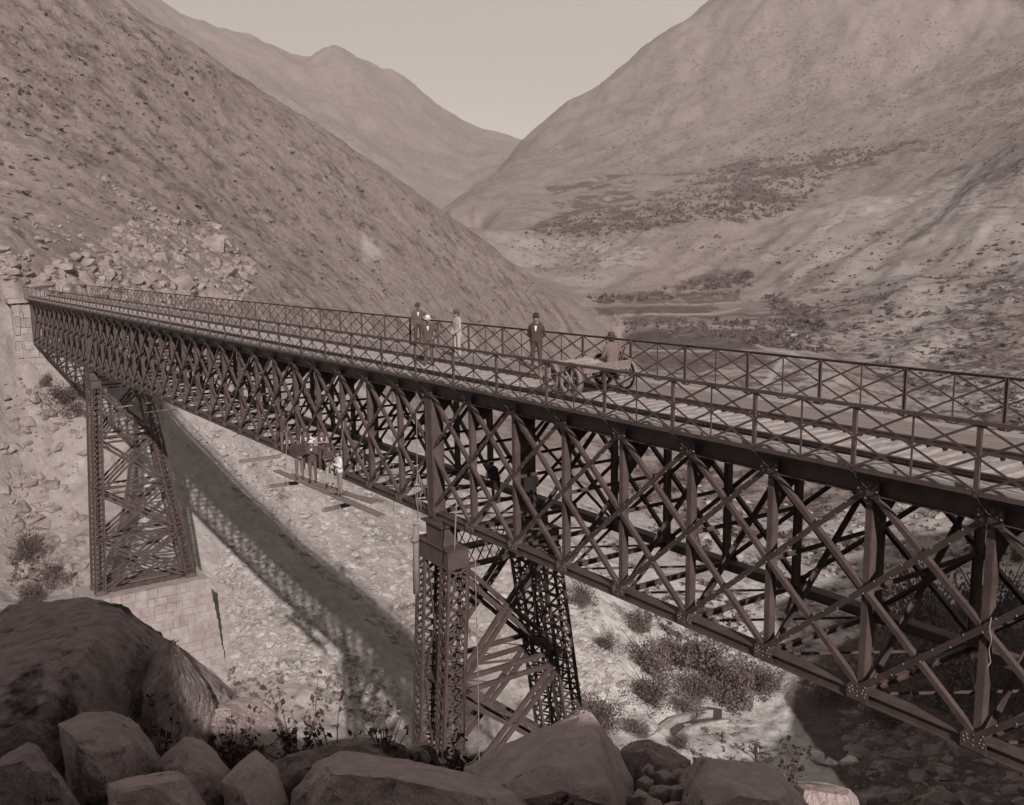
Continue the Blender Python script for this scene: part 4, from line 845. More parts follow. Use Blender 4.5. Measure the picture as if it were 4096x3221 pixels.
for j, (u, v, w, h, l) in enumerate([(2610, 2700, 240, 190, 'broad grey bush at the edge of the pale scree'), (2690, 2640, 150, 110, 'small round bush between the two broad bushes'), (2830, 2690, 330, 190, 'widest dark bush under the bottom chord'), (2600, 2810, 210, 150, 'rounded bush above the stone water channel'), (2790, 2790, 200, 140, 'dark bush right of the pale limestone block'), (2960, 2830, 190, 230, 'tall bush with an upright stem beside the sunny flat'),
                             (3060, 2760, 170, 150, 'bush with a black shaded hollow at its foot'), (2740, 2850, 150, 90, 'low bush just behind the water channel gate'), (2420, 2600, 120, 90, 'small bush alone among the scree stones right of the tower'), (2330, 2420, 110, 140, 'dark bush behind the far legs of the nearer tower'), (2560, 2520, 160, 110, 'grey bush on the upper edge of the floor below the chord'), (2400, 2900, 220, 150, 'leafy bush peeping over the pyramid boulder'), (2540, 2930, 120, 90, 'small leafy bush left of the water channel'),
                             (2720, 2990, 110, 80, 'little flowering bush on the sunny flat by the domed boulder'), (3150, 2640, 150, 110, 'bush framed in the truss left of the dark thicket')]): bush(l, u, v, w, h, j, G1)
G2 = 'bushes on the far bank left of the towers'
for j, (u, v, w, h, l) in enumerate([(120, 2230, 150, 130, 'round bush left of the farther tower, upper one'), (220, 2330, 130, 120, 'round bush left of the farther tower, lower one'), (260, 1610, 170, 110, 'dark bush clinging below the stone abutment'), (300, 1660, 110, 80, 'small bush lower down below the stone abutment'), (190, 1540, 70, 60, 'tiny bush in the hollow beside the abutment'), (130, 2400, 130, 90, 'grassy bush just above the huge boulder')]): bush(l, u, v, w, h, j+1, G2)
G3 = 'dark thicket under the right end of the bridge'
for j, (u, v, w, h, l) in enumerate([(3700, 2600, 420, 420, 'tall reedy thicket in shade behind the truss'), (3950, 2560, 380, 380, 'dark thicket by the right edge behind the truss'), (3500, 2720, 260, 200, 'shaded bush left of the tall reedy thicket'), (3820, 2780, 420, 330, 'black thicket low down under the bottom chord'), (4060, 2800, 360, 340, 'black bush at the right edge under the bottom chord'), (3330, 2800, 200, 120, 'low bush on the edge of the big shadow'), (3560, 2900, 260, 160, 'low dark bush inside the big shadow')]): bush(l, u, v, w, h, j+2, G3)
# grass tufts and small plants by the pier and on the scree
def tufts(name, polys, seed, lo, hi, mat, n_leaf=14, size=.28, parent=None, tall=1.0):
    g = np.random.default_rng(seed); V = []; F = []; b = 0
    for poly, n in polys:
        uv = sample_poly(poly, n, seed); seed += 1; P_, ok = hit(uv[:, 0], uv[:, 1])
        for p in P_[ok]:
            s = lo*(hi/lo)**(g.random()**1.8); v, f = leaf_cloud(int(g.integers(1e6)), n_leaf, 3, size, up=.6); v = v*s*np.array([1, 1, tall]) + p - [0, 0, .05*s]; V.append(v); F.append(f+b); b += len(v)
    me = cloud_mesh(name, np.concatenate(V), np.concatenate(F), mat); o = link_mesh(name, me, mat); tag(o, kind='stuff'); return o
tufts('dry_grass', [([(780, 2700), (1100, 2650), (1400, 2700), (1450, 2850), (1000, 2830), (800, 2800)], 60), ([(1200, 2650), (1550, 2750), (1500, 2900), (1300, 2850)], 40), ([(2700, 2900), (3250, 2990), (3200, 3080), (2800, 3060)], 60), ([(40, 2250), (330, 2300), (330, 2400), (20, 2400)], 40)], 5, .3, 1.1, LEAFM, tall=.8)
tufts('hillside_scrub', [([(0, 300), (500, 60), (1000, 380), (1700, 850), (2200, 1180), (2100, 1380), (1300, 1180), (900, 1000), (300, 880), (0, 900)], 800), ([(0, 60), (450, 30), (900, 330), (500, 600), (0, 500)], 150)], 15, .35, 1.5, LEAFD, tall=.7)
tufts('valley_scrub', [([(2350, 1500), (3300, 1600), (3600, 1900), (3400, 2350), (2700, 2250), (2450, 1950)], 420), ([(3400, 1550), (4096, 1780), (4096, 2300), (3600, 2100)], 260), ([(2450, 2200), (2900, 2350), (3100, 2600), (2600, 2550)], 80)], 25, .5, 2.2, LEAFD, n_leaf=30, size=.2)
tufts('slope_scrub', [([(3300, 1250), (4096, 850), (4096, 1750), (3500, 1500)], 700), ([(3000, 1000), (3700, 900), (3400, 1250), (3100, 1200)], 160)], 35, .8, 4.0, LEAFD, n_leaf=16, size=.3, tall=.6)
tufts('field_trees', [([(2500, 1290), (3250, 1280), (3350, 1420), (2500, 1330)], 260), ([(2640, 1160), (3010, 1080), (3010, 1150), (2700, 1170)], 110), ([(2100, 935), (2250, 880), (2600, 800), (2930, 640), (3250, 610), (3700, 560), (3330, 700), (3150, 860), (2980, 890), (2800, 880), (2560, 930), (2330, 960)], 1700), ([(3050, 1180), (3300, 1230), (3300, 1340), (3100, 1300)], 90), ([(2350, 1190), (2960, 1160), (2960, 1180), (2400, 1215)], 70)], 45, 1.2, 4.2, LEAFD, n_leaf=18, size=.3)
# far speckle of the right mountain and its foot
tufts('mountain_scrub', [([(2250, 600), (2900, 150), (3700, 60), (4096, 200), (4096, 700), (3500, 560), (2900, 650)], 2200), ([(2000, 950), (2450, 960), (2400, 1130), (2150, 1080)], 120), ([(2650, 930), (3000, 960), (2950, 1020), (2700, 1010)], 40)], 55, 1.4, 3.6, LEAFM, n_leaf=6, size=.4, tall=.6)
# withered twigs among the boulders
def twigs(label, base, spread_, n, seed, leaf=.028, height=.7):
    g = random.Random(seed); root = empty('withered_weed', tuple(base)); tag(root, label, 'weed', 'withered weeds among the boulders'); m = MB(); lv = MB()
    for j in range(n):
        a = g.uniform(0, 6.28); L_ = height*g.uniform(.6, 1.15); q = [Vector((0, 0, -.15))]; dr = Vector((math.cos(a)*spread_*g.random(), math.sin(a)*spread_*g.random(), 1)).normalized()
        for k in range(5): dr = (dr + Vector((g.uniform(-.22, .22), g.uniform(-.22, .22), g.uniform(-.1, .05)))).normalized(); q.append(q[-1]+dr*L_/5)
        m.tube(q, [.006, .005, .0045, .004, .003, .002], n=4)
        for k in range(2, 6):
            for _ in range(g.randint(1, 3)):
                c = q[k] + Vector((g.uniform(-.05, .05), g.uniform(-.05, .05), g.uniform(-.03, .04))); s = leaf*g.uniform(.5, 1.3); x = Vector((g.gauss(0, 1), g.gauss(0, 1), g.gauss(0, 1))).normalized(); y = x.orthogonal().normalized()
                m.tube([q[k], c], .002, n=3); lv.add([c-x*s, c+y*s*.6, c+x*s, c-y*s*.6], [(0, 1, 2, 3)])
    o = m.build('stem', TWIG, root); o = tag(lv.build('leaf_spray', LEAFB, root), kind='stuff')
for (u, v, t, sp, n, sd_, h, l) in [(1180, 3010, 7.0, .9, 12, 1, .62, 'withered leafy weed between the slab boulder and the flat dark boulder'), (1330, 3010, 7.2, 1.1, 9, 2, .55, 'spreading bare weed above the long smooth boulder'), (1540, 3000, 7.0, .5, 8, 3, .5, 'upright withered weed left of the nearer tower foot'), (1800, 3080, 6.6, .8, 14, 4, .34, 'tangled dark weed at the foot of the nearer tower'), (640, 3060, 6.4, 1.0, 10, 5, .5, 'dry twigs in the dark gap under the huge boulder'), (930, 3020, 7.0, 1.3, 12, 6, .42, 'dry twigs crossing the face of the slanting slab'), (2230, 3225, 4.7, .6, 8, 7, .14, 'tiny weed in the crack of the pyramid boulder'), (3140, 3150, 6.3, .5, 6, 8, .45, 'thin dry stalks beside the flat sided slab')]:
    twigs(l, at_depth(u, v, t), sp, n, sd_, height=h)
# ------------------------------------------------------------------ people
SKIN = material('bare_skin', 0.16, 0.20, scale=6, rough=.7, bump=0, spec=.3)  # one even skin tone
CLOTH = {}
def cloth(L):
    k = round(L, 3)
    if k not in CLOTH: CLOTH[k] = material('wool_cloth', L*.85, L*1.15, scale=14, rough=.95, bump=.3, bscale=60, dist=.006, spec=.1)
    return CLOTH[k]
def plaid_mat():
    m = material('plaid_cloth', .10, .13, scale=14, rough=.95, bump=0, spec=.1); t = m.node_tree; N = t.nodes; L = t.links; b = N['Principled BSDF']
    tc = N.new('ShaderNodeTexCoord'); old = b.inputs['Base Color'].links[0].from_socket; out = old
    for ax in (1, 2):
        sx = N.new('ShaderNodeSeparateXYZ'); L.new(tc.outputs['Object'], sx.inputs[0]); mu = N.new('ShaderNodeMath'); mu.operation = 'MULTIPLY'; mu.inputs[1].default_value = 14; L.new(sx.outputs[ax], mu.inputs[0])
        fr = N.new('ShaderNodeMath'); fr.operation = 'FRACT'; L.new(mu.outputs[0], fr.inputs[0]); gt = N.new('ShaderNodeMath'); gt.operation = 'GREATER_THAN'; gt.inputs[1].default_value = .55; L.new(fr.outputs[0], gt.inputs[0])
        ml = N.new('ShaderNodeMath'); ml.operation = 'MULTIPLY'; ml.inputs[1].default_value = .5; L.new(gt.outputs[0], ml.inputs[0])
        mm = N.new('ShaderNodeMix'); mm.data_type = 'RGBA'; L.new(ml.outputs[0], mm.inputs[0]); L.new(out, mm.inputs[6]); mm.inputs[7].default_value = sep(.03); out = mm.outputs[2]
    L.new(out, b.inputs['Base Color']); return m
PLAID = plaid_mat()
HAIR = material('dark_hair', .02, .04, scale=20, rough=.8, bump=0)
BOOT = material('dusty_boot', .05, .10, scale=10, rough=.8, bump=0)
PENDING = []
def person(label, loc, face, H=1.72, coat=.07, legs=.08, shirt=.45, sleeves=None, hat='felt', hatc=.05, arms=(None, None), stance=(.0, .0), lean=0.0, seat=False, beard=True, jacket=True, turn=0.0, legpose=None, plaid=False, held=None, group='men on the bridge deck', vest=False):
    """one continuous body; local x forward, y to the person's left"""
    s = H/1.72; prims = []                                     # (region, a, b, ra, rb, flatten along x)
    V = lambda *a: Vector(a)
    hipz = .93; 
    if seat: hipz = .50
    # legs
    for i, sy in enumerate((1, -1)):
        hip = V(0, .095*sy, hipz); st = stance[i]
        if legpose: kn, an = legpose[i]; kn, an = V(*kn), V(*an)
        elif seat: kn, an = V(.44, .12*sy, hipz-.02), V(.46, .12*sy, .09)
        else: kn, an = V(st*.55+.02, .115*sy, .50), V(st, .125*sy, .09)
        prims += [('legs', hip, kn, .098, .072), ('legs', kn, an, .072, .055), ('boot', an, an+V(.02, 0, -.045), .055, .05), ('boot', an+V(0, 0, -.045), an+V(.16, .02*sy, -.055), .045, .035)]
    up = V(math.sin(lean), 0, math.cos(lean)); pel = V(0, 0, hipz+.03)
    B = lambda f, sd_, h: pel + up*h + V(f*math.cos(lean), sd_, -f*math.sin(lean))
    prims += [('legs', B(0, .05, 0), B(0, -.05, 0), .125, .125)]
    tr = 'coat'
    for h0, h1, w0, w1, r0, r1 in [(-.02, .14, .07, .06, .125, .115), (.14, .34, .06, .09, .115, .12), (.34, .48, .09, .10, .12, .10)]:
        for sd_ in (-1, 0, 1): prims.append((tr, B(.0, sd_*w0, h0+.02), B(0, sd_*w1, h1), r0, r1))
    if jacket and not seat:
        for sd_ in (-1, 1): prims.append((tr, B(-.01, sd_*.085, .08), B(-.02, sd_*.11, -.14), .115, .105))
        prims.append((tr, B(-.05, 0, .1), B(-.06, 0, -.13), .1, .09))
    if vest or jacket: prims.append(('shirt', B(.088, 0, .44), B(.098, 0, .33), .04, .028))
    nk = B(.0, 0, .52); hd = B(.03, 0, .685)
    prims += [('skin', B(0, 0, .47), B(.01, 0, .60), .058, .052), ('shirt', B(.0, 0, .495), B(.012, 0, .535), .068, .062)]
    ct, stn = math.cos(turn), math.sin(turn); HD = lambda f, l, h: hd + V(f*ct - l*stn, f*stn + l*ct, h)
    prims += [('skin', HD(.0, 0, .035), HD(.005, 0, -.02), .092, .082), ('skin', HD(.03, 0, -.03), HD(.045, 0, -.075), .068, .05), ('skin', HD(.09, 0, .0), HD(.107, 0, -.025), .014, .017),
              ('hair', HD(-.03, 0, .045), HD(-.045, 0, -.03), .09, .075), ('skin', HD(0, .088, .0), HD(0, .088, -.03), .014, .012), ('skin', HD(0, -.088, .0), HD(0, -.088, -.03), .014, .012)]
    if beard: prims += [('hair', HD(.092, .02, -.052), HD(.092, -.02, -.052), .016, .016)] + ([('hair', HD(.06, 0, -.085), HD(.07, 0, -.11), .045, .03)] if beard == 'full' else [])
    hands = []
    for i, sy in enumerate((1, -1)):
        sh = B(0, .185*sy, .445); a = arms[i]
        if a is None: el, ha = B(-.03, .235*sy, .16), B(.06, .235*sy, -.07)
        else: el, ha = B(*a[0]), B(*a[1])
        prims += [('sleeve', sh, el, .068, .054), ('sleeve', el, ha, .054, .042)]; hands.append((el, ha, sy))
    k = len(prims)
    m = MB()
    for reg, a, b, ra, rb in prims:
        n = 10; d = (b-a); L_ = d.length; d = d.normalized() if L_ > 1e-6 else V(0, 0, 1); pts = [a-d*ra, a-d*ra*.8, a-d*ra*.42, a, b, b+d*rb*.42, b+d*rb*.8, b+d*rb]; rr = [.02*ra, ra*.6, ra*.9, ra, rb, rb*.9, rb*.6, rb*.02]
        m.tube(pts, rr, n=n)
    o = m.build('person', SKIN); md = o.modifiers.new('r', 'REMESH'); md.mode = 'VOXEL'; md.voxel_size = .019; sm = o.modifiers.new('s', 'SMOOTH'); sm.factor = .5; sm.iterations = 3
    o.location = loc; o.rotation_euler = (0, 0, face); o.scale = (s, s, s); tag(o, label, 'person', group)
    cm = PLAID if plaid else cloth(coat); slv = cm if sleeves is None else cloth(sleeves)
    mats = {'legs': cloth(legs), 'boot': BOOT, 'coat': cm, 'shirt': cloth(shirt), 'skin': SKIN, 'hair': HAIR, 'sleeve': slv}
    PENDING.append((o, prims, mats, hands))
    # hat
    hm = cloth(hatc); c = HD(0, 0, .095); h = MB()
    def lathe(prof, n=18, cx=c):
        vs_ = []; fs = []
        for r_, z in prof:
            for q in range(n): an = 2*math.pi*q/n; vs_.append(cx + V(r_*math.cos(an)*1.06, r_*math.sin(an)*.94, z))
        for i in range(len(prof)-1):
            for q in range(n): fs.append((i*n+q, i*n+(q+1) % n, (i+1)*n+(q+1) % n, (i+1)*n+q))
        fs.append(tuple(range((len(prof)-1)*n, len(prof)*n))); h.add(vs_, fs)
    P_ = {'bowler': [(.094, -.045), (.142, -.028), (.145, -.018), (.100, -.028), (.104, .02), (.098, .07), (.07, .105), (.03, .118)], 'felt': [(.094, -.045), (.17, -.05), (.172, -.04), (.100, -.03), (.098, .03), (.09, .075), (.06, .085), (.02, .07)],
          'straw': [(.094, -.045), (.16, -.055), (.162, -.045), (.102, -.03), (.104, .03), (.085, .08), (.04, .1), (.01, .102)], 'cap': [(.095, -.04), (.11, -.03), (.118, .01), (.11, .04), (.06, .055), (.01, .058)], 'boater': [(.094, -.04), (.175, -.042), (.175, -.03), (.10, -.03), (.10, .045), (.095, .05), (.01, .05)]}[hat]
    lathe(P_)
    if hat == 'cap': h.add([c + V(.09, -.07, -.03), c + V(.17, -.05, -.05), c + V(.17, .05, -.05), c + V(.09, .07, -.03), c + V(.09, -.07, -.02), c + V(.17, -.05, -.042), c + V(.17, .05, -.042), c + V(.09, .07, -.02)], [(0, 1, 2, 3), (7, 6, 5, 4), (0, 4, 5, 1), (1, 5, 6, 2), (2, 6, 7, 3)])
    h.build('hat', hm, o, smooth=True)
    if hat in ('straw', 'boater', 'felt'):
        h = MB(); lathe([(.104, -.028), (.106, -.005), (.101, -.004)]); h.build('hat_band', cloth(.03), o)
    if held:                                                    # a stick or bar in the hands
        pass
    return o
def finish_people():
    dg = bpy.context.evaluated_depsgraph_get()
    for o, prims, mats, hands in PENDING:
        me = bpy.data.meshes.new_from_object(o.evaluated_get(dg)); names = list(mats)
        c = np.array([p.center[:] for p in me.polygons]); best = np.full(len(c), 1e9); reg = np.zeros(len(c), int)
        for r_, a, b, ra, rb in prims:
            a, b = np.array(a), np.array(b); d = b-a; L2 = max(d @ d, 1e-9); t = np.clip(((c-a) @ d)/L2, 0, 1); q = np.linalg.norm(c-(a+t[:, None]*d), axis=1) - (ra+(rb-ra)*t)
            w = q < best; best[w] = q[w]; reg[w] = names.index(r_)
        # hands: palm, four fingers and a thumb, rooted in the cuffs
        mb = MB()
        for el, ha, sy in hands:
            d = (ha-el).normalized(); x = Vector((0, 0, 1)).cross(d); x = x.normalized() if x.length > .1 else Vector((1, 0, 0)); nrm = d.cross(x)
            pal = ha + d*.05; mb.ball(pal, .04, n=8, m=5, sc_=(1, 1, 1))
            for f, (off, ln) in enumerate(((-.03, .055), (-.01, .068), (.011, .064), (.03, .048))):
                p0 = ha + d*.075 + x*off; p1 = p0 + d*ln*.5 + nrm*.006; p2 = p0 + d*ln*.85 + nrm*.022*(1 if sy > 0 else -1); mb.tube([p0-d*.02, p0, p1, p2], [.011, .0105, .0098, .007], n=6)
            p0 = ha + d*.03 - x*.035*sy; mb.tube([p0, p0 - x*.02*sy + d*.025, p0 - x*.022*sy + d*.052], [.014, .012, .009], n=6)
        k = len(me.vertices); V_ = [tuple(v.co) for v in me.vertices] + mb.v; F_ = [tuple(p.vertices) for p in me.polygons] + [tuple(i+k for i in f) for f in mb.f]
        nm = bpy.data.meshes.new('person'); nm.from_pydata(V_, [], F_); 
        for n_ in names: nm.materials.append(mats[n_])
        nm.polygons.foreach_set('material_index', reg.tolist() + [names.index('skin')]*len(mb.f)); nm.polygons.foreach_set('use_smooth', [True]*len(F_)); nm.update()
        o.modifiers.clear(); old = o.data; o.data = nm; bpy.data.meshes.remove(old)
def deckz(x): return .02*x
def foot(u, v, z=.03):                                           # a spot on the sloping deck
    d = ray(u, v); t = (z + .02*CAM[0] - CAM[2])/(d[2] - .02*d[0]); p = CAM + d*t; return p
def toward(p, q=CAM): return math.atan2(q[1]-p[1], q[0]-p[0])
p = on_y(1676, 1420, 4.62); p[2] = deckz(p[0])+.05
person('man in plaid jacket and dark felt hat with one hand on the far railing', p, toward(p)+.15, 1.74, legs=.05, coat=.11, hat='felt', hatc=.06, plaid=True, shirt=.5, beard='full', arms=(((.05, .36, .33), (.12, .70, .22)), None), jacket=False, vest=True)
p = foot(1716, 1460); person('man in dark suit and white straw hat standing between the rails, hand on hip', p, toward(p)-.05, 1.66, coat=.07, legs=.075, hat='straw', hatc=.55, shirt=.5, beard='full', arms=(((-.12, .36, .2), (.04, .2, .05)), None), stance=(.05, -.02))
p = on_y(1832, 1445, 3.6); p[2] = deckz(p[0])+.05
person('man in pale jacket and pale trousers with a brown hat, facing left', p, toward(p)-1.0, 1.72, coat=.28, legs=.30, hat='felt', hatc=.08, shirt=.3, arms=(((.05, .24, .16), (.2, .12, .0)), ((.02, -.24, .16), (.2, -.08, -.02))))
p = foot(2146, 1478, .05); person('man in black suit and bowler hat standing beside the handcar with hands behind him', p, toward(p)-.12, 1.75, coat=.05, legs=.05, hat='bowler', hatc=.03, shirt=.6, arms=(((-.13, .27, .17), (-.17, .08, .0)), ((-.13, -.27, .17), (-.17, -.08, .0))), stance=(.04, -.03), turn=.1)
# ------------------------------------------------------------------ the handcar
CARW = material('handcar_wood', .10, .19, scale=4, rough=.9, bump=.3, bscale=18, dist=.01, stretch=(1, 4, 4))
CANVAS = material('pale_canvas_load', .2, .3, scale=3, rough=.95, bump=.4, bscale=8, dist=.03)
WHEELM = material('cast_wheel_iron', .12, .20, scale=5, rough=.55, bump=.1, spec=.4)
_q = foot(2284, 1584, .0)
cx = float(on_y(2284, 1584, .80)[0])
car = empty('handcar', (cx-.1, 1.75, deckz(cx))); tag(car, 'wooden four wheeled handcar with spoked iron wheels standing on the rails', 'handcar'); cl_ = Vector(car.location)
def cpart(m, name, mats, parent=None, smooth=False):
    o = m.build(name, mats, parent or car, smooth); return o
wz = .134+.44
for wx, wy in ((.0, .80), (-.98, .80), (.0, 2.70), (-.98, 2.70)):
    m = MB(); n = 28; r_o, r_i, hw = .44, .375, .055; X0 = wx+.1; Y0 = wy-1.75; vs_ = []
    for rr_, yy in ((r_o, -hw), (r_o, hw), (r_i, hw), (r_i, -hw)):
        for k in range(n): a = 2*math.pi*k/n; vs_.append((X0+rr_*math.cos(a), Y0+yy, wz+rr_*math.sin(a)))
    m.add(vs_, [(j*n+k, j*n+(k+1) % n, ((j+1) % 4)*n+(k+1) % n, ((j+1) % 4)*n+k) for j in range(4) for k in range(n)])
    fl = .475; m.add([(X0+r*math.cos(2*math.pi*k/n), Y0+y, wz+r*math.sin(2*math.pi*k/n)) for r, y in ((fl, hw*.6*(1 if wy < 1.7 else -1)), (r_i, hw*.6*(1 if wy < 1.7 else -1)), (r_i, hw*(1 if wy < 1.7 else -1)), (fl, hw*(1 if wy < 1.7 else -1))) for k in range(n)], [(j*n+k, j*n+(k+1) % n, ((j+1) % 4)*n+(k+1) % n, ((j+1) % 4)*n+k) for j in range(4) for k in range(n)])
    w = cpart(m, 'wheel', WHEELM)
    for k in range(6):
        a = 2*math.pi*k/6+.3; m = MB(); m.tube([(X0+.06*math.cos(a), Y0, wz+.06*math.sin(a)), (X0+.38*math.cos(a), Y0, wz+.38*math.sin(a))], [.03, .022], n=6); cpart(m, 'spoke', WHEELM, w)
    m = MB(); m.tube([(X0, Y0-.1, wz), (X0, Y0+.1, wz)], .075, n=12); cpart(m, 'hub', WHEELM, w)
for wx in (0, -.98): m = MB(); m.tube([(wx+.1, -1.0, wz), (wx+.1, 1.0, wz)], .03, n=8); cpart(m, 'axle', IRON2)
for yy in (-.6, .6): m = MB(); m.box((-.4, yy, wz+.1), (1.65, .12, .16)); cpart(m, 'frame_beam', CARW)
for k in range(7): m = MB(); m.box((-1.02+.225*k, 0, wz+.2), (.21, 1.62, .04)); cpart(m, 'floor_plank', CARW)
for yy, s_ in ((-.82, -1), (.82, 1)):
    m = MB(); m.add([(x, yy+e, z) for e in (-.02, .02) for x, z in ((-1.12, wz+.2), (.40, wz+.2), (.50, wz+.42), (-1.12, wz+.32))], [(0, 1, 2, 3), (7, 6, 5, 4), (0, 4, 5, 1), (1, 5, 6, 2), (2, 6, 7, 3), (3, 7, 4, 0)]); cpart(m, 'side_board', CARW)
m = MB(); m.box((.45, 0, wz+.31), (.04, 1.62, .24)); cpart(m, 'end_board', CARW)
m = MB(); m.tube([(.3, .6, wz+.2), (.4, .6, wz+.65), (.48, .6, wz+.8)], .022, n=6); cpart(m, 'brake_lever', IRON2)
m = MB(); g = random.Random(2); nx_, ny_ = 12, 10; vs_ = []
for i in range(nx_+1):
    for j in range(ny_+1):
        x = -1.05+1.15*i/nx_; y = -.75+1.5*j/ny_; e = min(i, nx_-i, j, ny_-j); vs_.append((x, y, wz+.24+(.0 if e == 0 else .10+.05*math.sin(i*1.1)+.04*math.sin(j*1.7+i)+g.uniform(-.02, .02))))
m.add(vs_, [(i*(ny_+1)+j, (i+1)*(ny_+1)+j, (i+1)*(ny_+1)+j+1, i*(ny_+1)+j+1) for i in range(nx_) for j in range(ny_)]); o = m.build('canvas_load', CANVAS, smooth=True, loc=tuple(cl_)); tag(o, 'pale crumpled canvas lying on the handcar', 'canvas')
sp = np.array([cl_.x+.08, 2.25, deckz(cx)+wz+.24-.44]); 
person('man in dark coat and felt hat sitting on the handcar, looking left', sp, math.pi-.25, 1.70, coat=.12, legs=.07, hat='felt', hatc=.06, shirt=.4, seat=True, arms=(((.08, .25, .2), (.25, .1, .06)), ((-.02, -.3, .16), (.12, -.26, .0))), lean=.08, legpose=(((.40, .12, .50), (.46, .14, .16)), ((.42, -.12, .50), (.50, -.12, .16))))
# ------------------------------------------------------------------ painters' scaffold hung outside the near truss
def place(u, v, hpx, H=1.70):
    t = FPX*H/hpx; return at_depth(u, v, t)
WG = 'workmen on the hanging scaffold'
W_ = [  # feet u, v, pixel height, options
 (1140, 1806, 158, dict(label='workman in dark jersey standing on the chord with arms raised, leftmost of the gang', coat=.05, legs=.10, hat='felt', hatc=.05, jacket=False, arms=(((.1, .28, .5), (.22, .22, .72)), ((.1, -.28, .5), (.22, -.22, .72))), f=.2, y=.45)),
 (1200, 1914, 168, dict(label='workman in dark jersey and cap at the front left of the hanging planks', coat=.04, legs=.11, hat='cap', hatc=.05, jacket=False, arms=(((.02, .26, .17), (.2, .1, .02)), ((.0, -.3, .2), (.12, -.22, -.02))), f=.1)),
 (1253, 1922, 165, dict(label='workman in open jacket and white straw boater on the hanging planks', coat=.06, legs=.08, hat='boater', hatc=.6, shirt=.5, arms=(((.05, .26, .22), (.24, .0, .38)), ((.05, -.26, .22), (.26, -.1, .3))), f=-.2)),
 (1228, 1878, 165, dict(label='workman in dark vest with white shirtsleeves reaching left to the truss', coat=.05, legs=.06, sleeves=.5, hat='cap', hatc=.05, jacket=False, vest=True, shirt=.5, arms=(((.1, .38, .34), (.05, .62, .42)), None), f=.1, stance=(.03, -.03), y=.1)),
 (1293, 1878, 165, dict(label='workman in vest and round cap at the back of the gang', coat=.06, legs=.06, sleeves=.22, hat='cap', hatc=.04, jacket=False, vest=True, shirt=.5, arms=(((.05, .26, .22), (.24, .05, .3)), ((.05, -.26, .22), (.24, -.05, .26))), f=-.1, y=.15)),
 (1322, 1938, 166, dict(label='workman in wide hat and pale trousers holding a bar', coat=.06, legs=.26, hat='felt', hatc=.05, jacket=False, shirt=.4, arms=(((.1, .24, .22), (.28, .05, .2)), ((.1, -.24, .22), (.28, -.02, .05))), f=-.5)),
 (1362, 1976, 178, dict(label='workman in white shirt and cap at the front right of the hanging planks', coat=.5, legs=.17, hat='cap', hatc=.05, jacket=False, shirt=.5, arms=(((.05, .26, .2), (.22, .05, .3)), ((-.02, -.28, .16), (.05, -.24, -.05))), f=-1.2)),
 (1424, 1930, 168, dict(label='workman in loose grey blouse seen between the diagonals inside the truss', coat=.14, legs=.13, hat='felt', hatc=.1, jacket=False, arms=(((.05, .3, .22), (.2, .25, .2)), ((.05, -.3, .22), (.2, -.25, .2))), f=.4, y=1.2)),
 (1490, 1930, 150, dict(label='workman bending over inside the truss left of the tower post', coat=.3, legs=.12, hat='felt', hatc=.05, jacket=False, lean=.75, arms=(((.2, .2, .1), (.42, .12, .1)), ((.2, -.2, .1), (.42, -.12, .1))), f=-.9, y=1.6)),
 (1985, 2010, 160, dict(label='workman in black clothes crouching behind the diagonals right of the tower post', coat=.03, legs=.05, hat='felt', hatc=.03, jacket=False, lean=.5, arms=(((.2, .2, .2), (.42, .1, .3)), ((.2, -.2, .2), (.42, -.1, .3))), f=-.6, y=2.0)),
 (2128, 2062, 165, dict(label='workman with white shirt patch standing farthest right inside the truss', coat=.4, legs=.05, hat='felt', hatc=.04, jacket=False, f=-.2, y=2.6, arms=(((.1, .25, .3), (.2, .2, .6)), None)))]
wpos = []
for u, v, hp, d in W_:
    d = dict(d); f_ = d.pop('f'); yy_ = d.pop('y', -.35); q = on_y(u, v, yy_); wpos.append(q); lb = d.pop('label'); hh_ = hp*float((q-CAM) @ FW)/FPX; print('worker', round(hh_, 2)); person(lb, q, toward(q)+f_, min(1.78, max(1.5, hh_-.06)), group=WG, beard=(u % 2 == 0), **d)
finish_people()
def board(label, a, b, w, t, mat=PLANK, name='plank', cat='plank', group='scaffold planks'):
    a = Vector(a); b = Vector(b); m = MB(); c = (a+b)/2; n = 8; g = random.Random(int(abs(a.x*100))); d = (b-a)/n
    s = Vector((0, 0, 1)).cross(d).normalized(); up = d.cross(s).normalized(); vs_ = []
    for k in range(n+1):
        p = a + d*k - c; e = 0 if 0 < k < n else g.uniform(-.01, .03)
        for sx, sz in ((-w/2, 0), (w/2, 0), (w/2, -t), (-w/2, -t)): vs_.append(p + s*(sx+g.uniform(-.004, .004)) + up*sz + d*(e if sx > 0 else 0))
    fs = [(4*k+i, 4*k+(i+1) % 4, 4*k+4+(i+1) % 4, 4*k+4+i) for k in range(n) for i in range(4)] + [(0, 1, 2, 3), (4*n+3, 4*n+2, 4*n+1, 4*n)]
    m.add(vs_, fs); o = m.build(name, mat, loc=c); tag(o, label, cat, group); return o
def rope(label, pts, r=.02, mat=ROPE, name='rope', group='ropes on the scaffold and truss'):
    r = r*.65
    q = [Vector(p) for p in pts]; c = q[-1]; m = MB(); fine = []
    for a, b in zip(q[:-1], q[1:]):
        for k in range(4): fine.append(a+(b-a)*k/4-c)
    fine.append(q[-1]-c); m.tube(fine, r, n=6); o = m.build(name, mat, loc=c, smooth=True); tag(o, label, 'rope', group); return o
zpl = min(p[2] for p in wpos[1:3])-.02
D = lambda u, v, t: at_depth(u, v, t)
dB = float((wpos[1]-CAM) @ FW); dG = float((wpos[6]-CAM) @ FW)
up_ = np.array([0, 0, -.02])
